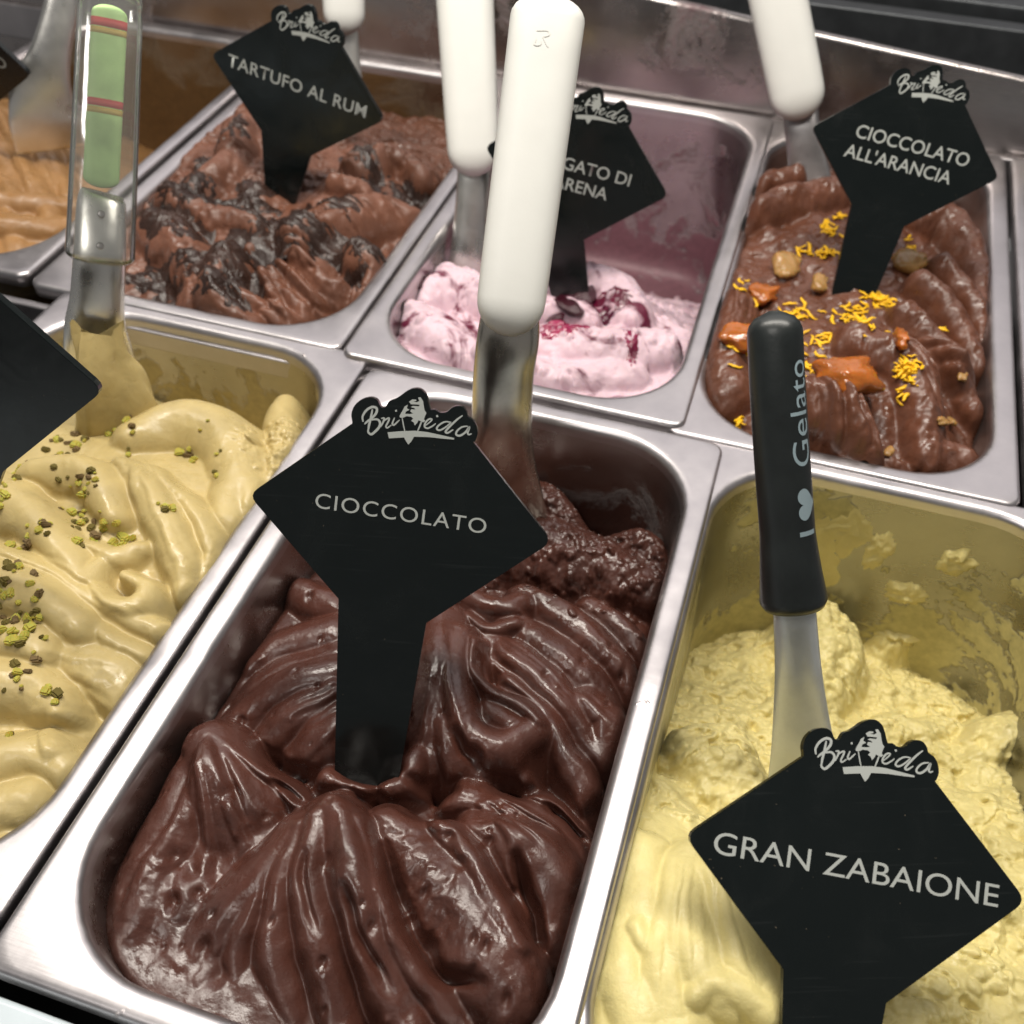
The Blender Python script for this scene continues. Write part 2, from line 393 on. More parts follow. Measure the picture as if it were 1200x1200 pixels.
# ------------------------------------------------------------------ gelato: sculpted surfaces
class Surf:
    def __init__(s, x0, x1, y0, y1, rad, res):
        s.x = np.arange(x0, x1+res*0.5, res); s.y = np.arange(y0, y1+res*0.5, res); s.res = res
        s.X, s.Y = np.meshgrid(s.x, s.y, indexing='ij')
        cx, cy = (x0+x1)/2, (y0+y1)/2; hx, hy = (x1-x0)/2, (y1-y0)/2
        qx = np.abs(s.X-cx)-(hx-rad); qy = np.abs(s.Y-cy)-(hy-rad)
        s.sd = -(np.hypot(np.maximum(qx, 0), np.maximum(qy, 0))+np.minimum(np.maximum(qx, qy), 0)-rad)   # + inside
        s.wx = s.X+3.0*fbm(s.X/22, s.Y/22, 11, 3); s.wy = s.Y+3.0*fbm(s.X/22, s.Y/22, 31, 3)
    def base(s, ctrl):
        C = np.array(ctrl, float); P = C[:, :2]; z = C[:, 2]; n = len(P)
        U = lambda r2: np.where(r2 > 1e-9, r2*np.log(r2+1e-12), 0)
        K = U(((P[:, None]-P[None])**2).sum(-1)/1e4)+np.eye(n)*0.02
        A = np.zeros((n+3, n+3)); A[:n, :n] = K; A[:n, n] = 1; A[:n, n+1:] = P/100; A[n, :n] = 1; A[n+1:, :n] = P.T/100
        wgt = np.linalg.solve(A, np.r_[z, 0, 0, 0])
        h = wgt[n]+wgt[n+1]*s.X/100+wgt[n+2]*s.Y/100
        for i in range(n): h = h+wgt[i]*U(((s.X-P[i, 0])**2+(s.Y-P[i, 1])**2)/1e4)
        s.h = h; s.stri = np.zeros_like(h)
    def _win(s, P, r):
        i0 = max(0, int((P[:, 0].min()-r-s.x[0])/s.res)-2); i1 = min(len(s.x), int((P[:, 0].max()+r-s.x[0])/s.res)+3)
        j0 = max(0, int((P[:, 1].min()-r-s.y[0])/s.res)-2); j1 = min(len(s.y), int((P[:, 1].max()+r-s.y[0])/s.res)+3)
        return (slice(i0, max(i0, i1)), slice(j0, max(j0, j1)))
    def _eval(s, P, r, margin):
        W = s._win(P, margin); X = s.wx[W]; Y = s.wy[W]
        best = np.full(X.shape, 1e9); D = np.zeros(X.shape); S = np.zeros(X.shape); TT_ = np.zeros(X.shape)
        acc = 0.0; n = len(P)
        for k in range(n-1):
            a, b = P[k], P[k+1]; dx, dy = b[0]-a[0], b[1]-a[1]; L2 = dx*dx+dy*dy+1e-9; L = math.sqrt(L2)
            t = np.clip(((X-a[0])*dx+(Y-a[1])*dy)/L2, 0, 1)
            ex = X-a[0]-t*dx; ey = Y-a[1]-t*dy; d = np.hypot(ex, ey)
            rr = r[k]+(r[k+1]-r[k])*t; q = d/rr
            m = q < best
            best = np.where(m, q, best); D = np.where(m, d*np.sign(dx*ey-dy*ex), D); S = np.where(m, acc+t*L, S); TT_ = np.where(m, k+t, TT_)
            acc += L
        return W, best, D, S, TT_
    def lobe(s, pts, k=0.6, soft=0.9, stri=0.35, seed=0, freq=2.4):
        """absolute ridge: points (x, y, ztop, radius)"""
        P = catmull(pts, 48); r = np.maximum(P[:, 3], 0.6)
        W, u, D, S, t = s._eval(P, r, r.max()*1.35)
        if u.size == 0: return
        z = np.interp(t, np.arange(len(P)), P[:, 2]); rr = np.interp(t, np.arange(len(P)), r)
        uu = np.minimum(u, 1)
        v = z-k*rr*(1-np.maximum(0, 1-uu*uu)**0.72)-np.maximum(u-1, 0)*rr*2.2
        v = v+0.55*stri*vnoise(D/freq+seed*7.7, S/30.0, seed+3)*np.clip(1.2-u, 0, 1)+0.6*stri*vnoise(D/(freq*2.7), S/40.0, seed+9)*np.clip(1.2-u, 0, 1)
        h = s.h[W]; mx = np.maximum(h, v); s.h[W] = mx+soft*np.log(np.exp((h-mx)/soft)+np.exp((v-mx)/soft))-soft*0.0
        # remove the lift log-sum-exp gives where both agree
        s.h[W] -= soft*0.25*np.exp(-np.abs(h-v)/soft)
    def ridges(s, strokes, asym=0.0):
        """relative ridges added on top: list of (pts (x,y,..), r0, r1, amp)"""
        R = np.zeros_like(s.h)
        for q, (pts, r0, r1, amp) in enumerate(strokes):
            P = catmull([p[:2] for p in pts], 40); n = len(P); r = np.linspace(r0, r1, n)
            W, u, D, S, t = s._eval(P, r, max(r0, r1)*1.4)
            if u.size == 0: continue
            tt = t/(n-1); env = np.clip(np.minimum(tt*5, (1-tt)*4), 0, 1)**0.6
            uu = np.clip(u*(1+asym*np.sign(D)), 0, 1)
            v = amp*env*np.maximum(0, 1-uu**2)**0.72*(1+0.25*vnoise(S/16.0, D*0+q, q))
            v = v+0.12*amp*env*vnoise(D/1.8+q, S/24.0, q+50)*(u < 1)
            R[W] = np.maximum(R[W], v)
        s.h += R
    def groove(s, pts, r, depth):
        P = catmull([p[:2] for p in pts], 18); n = len(P); rr = np.full(n, r)
        W, u, D, S, t = s._eval(P, rr, r*2.2)
        if u.size == 0: return
        tt = t/(n-1); env = np.clip(np.minimum(tt*4, (1-tt)*4), 0, 1)
        s.h[W] -= depth*env*np.exp(-(u*1.5)**2)
    def crumbs(s, mask, n, rmin, rmax, amp, seed=1):
        g = np.random.default_rng(seed); add = np.zeros_like(s.h)
        for _ in range(n):
            i = g.integers(0, len(s.x)); j = g.integers(0, len(s.y))
            mk = mask[i, j]
            if mk < g.random(): continue
            r = rmin+(rmax-rmin)*g.random()**2.2; k = int(r*1.6/s.res)+1
            W = (slice(max(0, i-k), i+k+1), slice(max(0, j-k), j+k+1))
            an = g.random()*3.14; ca, sa = math.cos(an), math.sin(an); st = 0.6+0.5*g.random()
            ex = s.X[W]-s.x[i]; ey = s.Y[W]-s.y[j]
            d = np.hypot((ex*ca+ey*sa)/(r*1.2), (ey*ca-ex*sa)/(r*st))
            add[W] = np.maximum(add[W], amp*r*np.sqrt(np.maximum(0, 1-d*d)))
        s.h += add
    def mask(s, px, py, r, soft=0.5, seed=0, wob=0.35):
        d = np.hypot(s.X-px, s.Y-py)/r+wob*fbm(s.X/12, s.Y/12, seed+77, 3)
        return np.clip((1-d)/soft+0.5, 0, 1)
    def gain(s, g, mid): s.h = mid+g*(s.h-mid)
    def smooth(s, mm):
        k = max(1, int(round(mm/s.res)))
        for ax in (0, 1):
            acc = np.zeros_like(s.h); wt = 0.0
            for i in range(-2*k, 2*k+1):
                w_ = math.exp(-0.5*(i/k)**2); acc += w_*np.roll(s.h, i, ax); wt += w_
            s.h = acc/wt
    def H(s, x, y):
        i = int(np.clip(round((x-s.x[0])/s.res), 0, len(s.x)-1)); j = int(np.clip(round((y-s.y[0])/s.res), 0, len(s.y)-1))
        return float(s.h[i, j])
    def build(s, name, m, zmin=-100, wall=4.5, walldrop=4.0, push=(0.0, -0.45), pushr=6.0):
        h = s.h
        e = np.clip(1-s.sd/wall, 0, 2); h = h-walldrop*e*e
        s.h = np.maximum(h, zmin); h = s.h
        # lean the crests a little so that folds overhang
        k = max(1, int(pushr/s.res)); pad = np.pad(h, k, mode='edge'); c = np.cumsum(np.cumsum(pad, 0), 1)
        c = np.pad(c, ((1, 0), (1, 0))); n = 2*k+1
        blur = (c[n:, n:]-c[:-n, n:]-c[n:, :-n]+c[:-n, :-n])/(n*n)
        lift = np.clip(h-blur, -2, 5)*np.clip(s.sd/6, 0, 1)
        X = s.X+push[0]*lift; Y = s.Y+push[1]*lift
        keep = s.sd > -0.2
        idx = -np.ones(h.shape, np.int64); idx[keep] = np.arange(keep.sum())
        V = np.stack([X[keep], Y[keep], h[keep]], 1)
        Q = np.stack([idx[:-1, :-1], idx[1:, :-1], idx[1:, 1:], idx[:-1, 1:]], -1).reshape(-1, 4)
        Q = Q[(Q >= 0).all(1)]
        return mesh_quads(name, V, Q, m)

def fan(A, B, n, mid=None, r0=2.0, r1=6.0, amp=2.5, jit=0.12, seed=0):
    """n ridges running from curve A to curve B"""
    g = np.random.default_rng(seed); a = catmull([p[:2] for p in A], 40) if len(A) > 1 else np.repeat(np.array([A[0][:2]]), 41, 0)
    b = catmull([p[:2] for p in B], 40); mm = catmull([p[:2] for p in mid], 40) if mid else None
    out = []
    for k in range(n):
        f = (k+0.5+(g.random()-0.5)*jit*2)/n; i = f*(len(a)-1); j = f*(len(b)-1)
        pa = a[int(i)]; pb = b[int(j)]
        pm = mm[int(f*(len(mm)-1))] if mm is not None else (pa+pb)/2
        c = 0.75+0.5*g.random()
        out.append(([tuple(pa), tuple(pm+(g.random(2)-0.5)*2), tuple(pb)], r0*c, r1*c, amp*(0.7+0.6*g.random())))
    return out

# --- dark chocolate (front centre)
def dark_chocolate():
    s = Surf(11.2, 164.8, 10.8, 290.0, 40, 0.5)
    s.base([(20.1,45.4,-11),(27.1,23.6,-10),(53.1,16,-11),(81.8,15.5,-13),(110.6,25.1,-18),(144.4,39.1,-28),(162.7,74.5,-28),(163.4,106.4,-28),(163.2,147.2,-30),(164,181.7,-32),(165.1,220.5,-34),(165.3,260.5,-38),(132.9,280.3,-46),(99.3,275.1,-34),(71.8,254,-34),(21.5,93.8,-12),(18.3,138.9,-15),(16.8,172.1,-17),(24.1,206.1,-24),(35,247.8,-40),(79,106.3,-20),(105.2,116,-22),(128.6,125.9,-26),(103.5,160.4,-18),(126.9,190.5,-24),(74.3,161.1,-20),(53.7,140.6,-19),(38.9,117.4,-22),(75.1,79.7,-12),(107.7,76,-16),(138.3,94.3,-20)])
    s.h += 2.2*fbm(s.X/20, s.Y/20, 5, 3)-9.5
    L = lambda p, k=0.6, soft=0.9, st=0.35, sd=0, fr=2.4: s.lobe(p, min(1.15, k*1.22), soft*0.55, st*0.5, sd, fr)
    # rear, crumbly pile behind the card and the slabs in front of it
    L([(92.4,241.3,-20,26),(112.1,242.3,-20,22),(135.8,243.2,-24,19),(158.1,241.8,-29,13)], 0.7, 1.2, 0.6, 1); L([(83.6,269.3,-22,18),(100.5,269,-22,15),(114,258,-24,14)], 0.8, 1.0, 0.5, 60)
    L([(138.4,258.8,-28,9),(149.5,261.7,-26,10),(161.5,253.6,-29,8)], 0.7, 0.6, 0.2, 2)
    L([(108.5,208.2,-21,11),(129.6,199.8,-20,12),(150.4,190.5,-23,11),(163.3,183.7,-29,8)], 0.75, 0.5, 0.9, 3)
    L([(134.8,217.1,-27,9),(153.8,208.7,-27,9),(166.7,202.1,-31,7)], 0.75, 0.5, 0.7, 4)
    L([(104.9,189.3,-20,10),(125.5,181.6,-19,12),(145.7,173.6,-23,11),(160.4,165.7,-29,7)], 0.7, 0.5, 1.0, 5)
    L([(98.8,174.2,-18,9),(119.1,166.9,-17,12),(139.5,156.9,-20,10),(156.3,146.4,-26,7)], 0.65, 0.5, 1.2, 6)
    L([(148.3,163.2,-22,12),(158,158.9,-23,12),(157.8,146.9,-26,9)], 0.7, 0.5, 0.2, 7)
    L([(136.5,143.3,-19,6),(152.3,135,-22,7),(162.9,126.7,-27,5)], 0.8, 0.5, 0.4, 8)
    L([(118.9,156.3,-17,6),(137.7,145,-18,7),(153.1,132.1,-23,6),(162.6,122.3,-29,5)], 0.8, 0.5, 0.5, 9)
    # curl under the card
    L([(84.2,195.2,-18,9),(100.4,191.6,-16,9),(107.3,199.5,-17,7)], 0.8, 0.5, 0.4, 10)
    L([(90.6,182.2,-17,4.5),(101.2,178,-16,4.5),(109.6,186.1,-17,4)], 0.9, 0.4, 0.2, 11)
    # central fold with its S-shaped lip
    L([(81.7,176.6,-11,11),(89.5,152.7,-8,12),(94.9,131.6,-10,12),(98,118,-17,11)], 0.8, 0.6, 0.8, 12)
    L([(92.1,168,-10,9),(99.9,143,-7,9),(110.4,128.3,-9,8),(125,126.1,-11,8),(133.7,138.5,-13,7)], 0.85, 0.5, 0.6, 13)
    L([(101.4,127.3,-12,8),(109.4,118.7,-15,7),(118.3,116.6,-19,5)], 0.8, 0.5, 0.5, 14)
    L([(100.1,165.4,-9,3.6),(105.9,150.5,-9,3.8),(116.9,145.9,-10,4.2),(127.4,144.8,-11,4.6),(134.2,141.1,-12,4)], 1.0, 0.4, 0.2, 15)
    L([(115.4,140.3,-13,7),(125.2,135.8,-12,8)], 0.7, 0.5, 0.1, 16)
    # left middle: wide overlapping strokes
    L([(16.7,179.5,-20,12),(33.4,173.6,-18,12),(45.4,168.1,-18,10)], 0.7, 0.6, 0.7, 17)
    L([(17.4,138.8,-21,10),(27,150.7,-18,13),(42.7,158,-15,14)], 0.7, 0.5, 0.8, 18)
    L([(21.4,119.7,-22,9),(31.1,134.6,-18,11),(51.5,146.8,-14,13)], 0.7, 0.5, 1.0, 19)
    L([(19.8,107.2,-22,8),(30.6,121.3,-17,11),(43.9,132.4,-12,13),(58.2,140.5,-11,13)], 0.75, 0.5, 1.3, 20)
    L([(35.6,103.4,-20,8),(45.9,116.3,-14,11),(56.8,127.7,-11,12)], 0.8, 0.5, 1.2, 21)
    L([(51.5,102.9,-20,9),(59.2,110.4,-13,13),(65.9,122.8,-11,13)], 0.8, 0.5, 0.9, 22)
    # left mound with its knife edge
    L([(24.5,93.7,-8,13),(35.5,83.3,-8,19),(46.9,75,-11,23),(54.6,67.4,-17,22)], 0.62, 0.6, 1.0, 23, 3.0)
    L([(20.9,89.9,-12,10),(22.3,69.8,-13,14),(24.1,48.6,-15,15),(28.1,29.7,-17,14)], 0.7, 0.6, 1.2, 24)
    L([(25.6,94.1,-8,3),(40.7,90.9,-9,3.2),(53.2,88.4,-11,3.5),(61.9,83.8,-12,3.5),(65.4,79.2,-14,3)], 0.9, 0.4, 0.3, 25)
    # right lobe and the strokes above it
    L([(117,106.2,-17,8),(130.9,107.7,-18,11),(147.4,105.6,-20,12),(161.4,101,-25,9)], 0.7, 0.5, 0.6, 26)
    L([(127.6,93.8,-13,12),(142.8,91.1,-12,18),(152.8,85.9,-14,19),(157,72.3,-20,15)], 0.9, 0.5, 0.4, 27)
    L([(136.3,121.8,-21,4),(151.7,113.2,-22,6),(164.5,107.9,-27,5)], 0.8, 0.5, 0.4, 28)
    L([(159.4,79.9,-22,5),(158.3,68.5,-24,6),(154.3,57.7,-29,5)], 0.8, 0.5, 0.3, 29)
    # tongue: the long rounded lobe front right
    L([(97.4,83.6,-9,13),(114.8,74.5,-8,19),(132.3,62.7,-9,20),(145.3,53.6,-11,18),(151.6,49.6,-13,15)], 0.85, 0.5, 0.2, 30)
    L([(115.5,89,-8,4),(127.3,79.6,-7,4.5),(138.8,69.1,-9,5),(149.2,59,-11,5)], 0.6, 1.2, 0.1, 31)
    L([(68.7,97,-13,5),(74.4,95.3,-13,5),(81.7,97.2,-14,5)], 0.8, 0.6, 0, 40); L([(89.9,100.9,-14,5),(94.7,107.8,-14,5),(94.3,115,-14,5)], 0.8, 0.6, 0, 41)
    # front fan
    L([(78.4,78.1,-4,12),(80.9,63.1,-7,24),(79.8,45.5,-15,31),(80.3,29.4,-24,33)], 0.55, 0.8, 0.2, 32)
    L([(81.1,78.3,-1,10),(89.9,66.6,-2,12),(100.8,54.1,-6,12),(115.2,42.4,-14,12),(127.1,32.6,-21,12)], 0.8, 0.6, 0.2, 33)
    L([(70.8,70.3,-6,9),(65,55.8,-9,12),(55.7,39.2,-15,13),(44.8,22.8,-22,11)], 0.6, 0.6, 1.0, 34)
    st = []
    for q, (a, kk) in enumerate((([(76.4,74.1,-2,6),(79.9,58.3,-4,8),(89.7,43.3,-9,9),(105,24.9,-19,10)], 0.9), ([(84,76.7,-1,5),(92.9,63.6,0,7.5),(105,49.4,-5,9),(124.6,30.8,-18,10)], 0.95), ([(71.3,70.9,-5,5),(72.7,51.8,-8,7),(77.8,35.9,-14,8.5),(89,19.8,-23,9)], 0.9),
              ([(68.2,67.7,-7,4),(65.6,47.9,-11,6),(66,33.3,-17,8),(73.6,19.1,-24,8)], 0.9), ([(65.3,62.7,-9,4),(58.3,43.5,-13,6),(54.9,30.5,-19,7),(55.8,21.5,-24,7)], 0.9), ([(89.2,76.9,-3,4),(105.1,58,-5,6),(123.2,44.2,-12,8),(140,35.7,-22,9)], 0.95))):
        L(a, kk, 0.35, 0.25, 50+q)
    st += fan([(24.8,93.1,-8),(25.8,86.7,-10)], [(57.4,62.5,-15),(48.4,48.5,-18),(41.4,32.3,-20),(24.7,27.8,-22)], 6, None, 2.0, 5.5, 3.0, 0.3, 4)
    st += fan([(31.4,90.9,-8),(42.2,87.8,-9)], [(67.7,70.6,-15),(54.7,61.6,-15)], 5, None, 1.5, 3.0, 0.9, 0.3, 5)
    st += fan([(110.9,181.9,-17),(102.6,163,-16)], [(163.9,157.4,-27),(135.4,147.5,-20)], 4, None, 2.0, 4.4, 1.6, 0.3, 6)
    st += fan([(59.4,138,-10),(67.4,115.6,-11)], [(29.7,115.7,-18),(53.1,96.7,-18)], 4, None, 2.0, 4.5, 1.0, 0.3, 7)
    st += fan([(84.8,168.4,-8),(81.4,162.9,-8)], [(118.3,116.7,-16),(93.8,111.8,-15)], 5, [(101.9,135.7,-7),(94.4,133.2,-7)], 1.5, 3.0, 0.8, 0.3, 8)
    st += fan([(128.9,114.1,-18),(122.3,104.9,-18)], [(164.3,101.9,-25),(140.8,86.2,-15)], 5, None, 1.4, 3.0, 1.6, 0.3, 9)
    s.ridges(st, 0.25)
    for g, r, d in (([(93.4,58.1,-4),(103.5,47.3,-8),(121.3,34,-15)], 2.2, 4.0), ([(77.1,63.9,-5),(81.1,53.7,-6),(91.3,41.4,-10)], 1.8, 2.6), ([(97.2,76.6,-8),(111.8,59,-9),(130.6,46.9,-13),(148.2,44.9,-18)], 3.0, 7.0),
                    ([(140,88.6,-14),(151.7,74.9,-16),(156.7,61.5,-22)], 3.0, 9.0), ([(160.3,117,-24),(167.5,127.6,-26),(171.8,145,-28)], 6.0, 9.0), ([(144.7,115,-20),(155,112.5,-22),(165.9,107.9,-26)], 3.0, 6.0), ([(122.9,117.5,-18),(135.4,119.2,-20),(144.9,125.8,-20)], 3.4, 7.0), ([(36.5,102.4,-18),(48.6,98.9,-18),(62.6,98,-18)], 3.0, 6.0),
                    ([(92.5,106.5,-16),(104.9,108.1,-18),(116.3,108.2,-18)], 3.0, 5.0), ([(50.8,88.2,-12),(58.7,86.7,-13),(66.9,81.4,-14)], 2.6, 5.0), ([(102.7,162.8,-10),(111.8,151.1,-10),(125.4,148.1,-11)], 2.0, 4.0), ([(105,126.6,-12),(112.2,120.2,-16),(120.5,119.8,-20)], 2.2, 4.0)):
        s.groove(g, r, d)
    s.smooth(0.5); s.gain(1.35, -17)
    m = np.maximum.reduce([s.mask(*(127,249.6,-34)[:2], 40, 0.5, 1), s.mask(*(100.9,269.6,-34)[:2], 34, 0.5, 2)])
    s.h += m*(1.6*fbm(s.X/3.5, s.Y/3.5, 21, 4)+1.2*fbm(s.X/9, s.Y/9, 22, 2))
    s.crumbs(m, 2600, 0.6, 2.6, 0.8, 4)
    m2 = np.maximum.reduce([s.mask(*(111.9,74,-9)[:2], 15, 0.5, 6), s.mask(*(121.5,56.4,-9)[:2], 9, 0.5, 8), 0.45*s.mask(*(35.5,42.3,-20)[:2], 22, 0.6, 9), s.mask(*(82.7,98.6,-14)[:2], 14, 0.5, 3), s.mask(*(121.4,107.6,-14)[:2], 15, 0.5, 3)])
    s.h += m2*(1.1*fbm(s.X/4.5, s.Y/4.5, 41, 3)-1.2*m2)
    for px, py in [p[:2] for p in [(62.3,24.3,-22),(38.4,40.2,-20),(38.7,50.7,-16),(54.6,30.8,-20),(41.5,75.5,-9)]]:
        s.h -= 2.6*np.exp(-(((s.X-px)/2.2)**2+((s.Y-py)/2.8)**2))
    g = np.random.default_rng(17)
    for _ in range(150):                                   # air holes and torn specks
        px = g.uniform(15, 160); py = g.uniform(15, 270); r = g.uniform(0.5, 1.5)
        W = s._win(np.array([[px, py]]), r*3); s.h[W] -= r*1.3*np.exp(-(((s.X[W]-px)/r)**2+((s.Y[W]-py)/(r*1.5))**2)) if g.random() < 0.6 else -r*0.7*np.exp(-(((s.X[W]-px)/r)**2+((s.Y[W]-py)/r)**2))
    tear = np.clip(fbm(s.X/30, s.Y/30, 13, 3)*3-0.1, 0, 1); s.h += tear*0.45*fbm(s.X/2.6, s.Y/4.5, 33, 3)
    s.h += 0.3*fbm(s.X/6, s.Y/6, 91, 3)
    o = s.build('chocolate_gelato', M['choc'])
    tag(o, 'glossy dark chocolate gelato folded in thick ridges in the front centre pan', 'gelato', 'gelato in the pans')
    return s
S_choc = dark_chocolate()

# --- pistachio (front left)
def pistachio():
    s = Surf(-172.5, -10.0, 16.5, 304.5, 43, 0.55)
    s.base([(-5.3,221.4,-5),(-4.9,179.7,-6),(-6.7,146.5,-7),(-9.8,107.2,-7),(-11.2,69.9,-8),(-13.4,43,-9),(-22.8,186.5,2),(-33.3,157,3),(-44.5,127.6,6),(-91.7,157.6,8),(-93,201.9,7),(-77.5,223.7,3),(-115,139.8,8),(-78.1,91.3,6),(-53.3,85.8,3),(-30.3,72.3,1),(-57.1,238.1,-6),(-18.8,243.9,-8),(-64.2,292.3,-38),(-92.7,297.1,-42),(-121.8,303.7,-40),(-138.4,292.6,-30),(-130.7,251.9,-8),(-147.5,213.8,2),(-172,318.7,-34),(-59.8,48.2,2),(-35.6,32.3,-2),(-138.6,98.3,4)])
    s.h += 1.2*fbm(s.X/24, s.Y/24, 55, 3)-7.5
    L = lambda p, k=0.6, soft=1.0, st=0.12, sd=0: s.lobe(p, min(1.1, k*1.55), soft*0.38, st*2.0, sd, 2.6)
    L([(-83.1,219.5,5,13),(-69,236.7,6,18),(-47.3,236.4,5,19),(-28.5,216.4,3,18),(-19.4,188.7,1,14)], 0.55, 1.4, 0.1, 1)
    L([(-20.6,208.9,2,14),(-7,193.8,0,12),(-3.7,171.4,-2,11)], 0.6, 1.0, 0.1, 2)
    L([(-8.4,210.6,-1,12),(-12.7,228,0,12),(-19.5,244.9,-1,12),(-31.7,262.7,-6,11),(-39.9,281.7,-10,8)], 0.6, 1.2, 0.1, 3)
    L([(-72.9,197.2,7,9),(-47.4,182.8,8,12),(-26.2,162.4,5,10),(-17.4,149.9,1,8)], 0.7, 0.7, 0.2, 4)
    L([(-60.1,199.7,6,7),(-33.4,185.2,5,8),(-15.1,168.9,2,8),(-9.6,150.5,-2,7)], 0.7, 0.6, 0.2, 5)
    L([(-104.2,181.7,9,13),(-85.3,185.8,11,15),(-68.7,178.9,10,12),(-57.9,169.9,8,7.5)], 0.7, 0.8, 0.1, 6)
    L([(-115.4,168.6,10,14),(-89.1,155.5,11,15),(-68.9,145.9,10,13),(-53.2,138.4,7,9),(-49.4,145.1,5,5.5)], 0.7, 0.8, 0.1, 7)
    L([(-60.3,151.1,5,6),(-46.4,150.8,5,7),(-41.5,158.2,4,6)], 0.7, 0.8, 0.1, 8)
    L([(-49.3,136.8,4,5),(-36.1,130.4,5,6.5),(-25.5,132.5,5,7),(-26.3,141.2,5,5.5),(-36.3,143.9,5,3.8)], 0.85, 0.5, 0.3, 9)
    L([(-89.4,132.9,9,12),(-66.3,132.2,7,7),(-41.7,128,4,6.5),(-16.5,127.9,1,7),(-7.3,133.4,-1,6)], 0.75, 0.6, 0.2, 10)
    L([(-85.3,123.3,11,15),(-63.9,120.5,12,14),(-47.2,116.9,10,12),(-40.8,115.1,8,9.5)], 0.75, 0.6, 0.1, 11)
    L([(-43.2,118.9,4,7),(-27.8,117,2,7),(-11.8,116.3,-1,6)], 0.75, 0.6, 0.2, 12)
    L([(-68.8,100.2,9,13),(-55.8,102.4,9,12),(-46.8,102,8,8)], 0.7, 0.7, 0.1, 13)
    L([(-42.6,106,2,16),(-25,106.4,1,17),(-12.8,102.6,-2,13)], 0.6, 0.7, 0.15, 14)
    L([(-58.4,85.1,7,14),(-44.7,90.3,6,14),(-32,86.3,4,8)], 0.7, 0.7, 0.1, 15)
    L([(-41.5,60.4,3,17),(-29.4,66.7,2,15),(-14.3,65.8,0,12),(-6.8,63.2,-3,8)], 0.7, 0.6, 0.15, 16)
    L([(-30.8,44.9,1,15),(-22,51,1,10),(-20.9,53.6,0,6)], 0.7, 0.6, 0.15, 17)
    L([(-21.4,30.7,-2,15),(-14.3,38.1,-3,12)], 0.7, 0.6, 0.15, 18)
    st = fan([(-31,81.7,3),(-31.4,76.8,2)], [(-18.6,91.7,-3),(-16.6,65.2,-3)], 6, None, 1.5, 4.0, 2.0, 0.2, 3)
    st += fan([(-69.4,198.3,7),(-68.6,207.2,7)], [(-23.7,143.2,1),(-4.8,152.1,-2)], 5, None, 1.5, 3.5, 1.2, 0.25, 4)
    st += fan([(-89,137.8,9),(-83.5,130.2,9)], [(-14.1,136,0),(-13.9,123.2,0)], 4, None, 1.5, 3.0, 1.0, 0.25, 5)
    st += fan([(-43.7,102.8,3),(-38.1,94.7,3)], [(-19,112.6,-2),(-13.2,91.6,-3)], 4, None, 1.2, 2.6, 0.5, 0.25, 6)
    s.ridges(st, 0.2)
    s.smooth(0.35); s.gain(1.3, 0); s.h += 0.7*fbm(s.X/4.5, s.Y/4.5, 92, 3)*np.clip(0.4+2*fbm(s.X/25, s.Y/25, 93, 2), 0, 1)
    m = np.maximum.reduce([s.mask(*(-18.8,243.2,-2)[:2], 20, 0.5, 1), s.mask(*(-86.1,294.4,-18)[:2], 18, 0.5, 2)])
    s.h += m*(3.0*fbm(s.X/6, s.Y/6, 21, 4, 0.6)); s.crumbs(m*0.8, 2600, 0.6, 2.8, 0.7, 5)
    s.h += 0.3*fbm(s.X/7, s.Y/7, 91, 3)
    o = s.build('pistachio_gelato', M['pist'], wall=5.0, walldrop=5.0)
    tag(o, 'pale beige pistachio gelato heaped in soft folds, sprinkled with chopped nuts', 'gelato', 'gelato in the pans')
    return s
S_pist = pistachio()

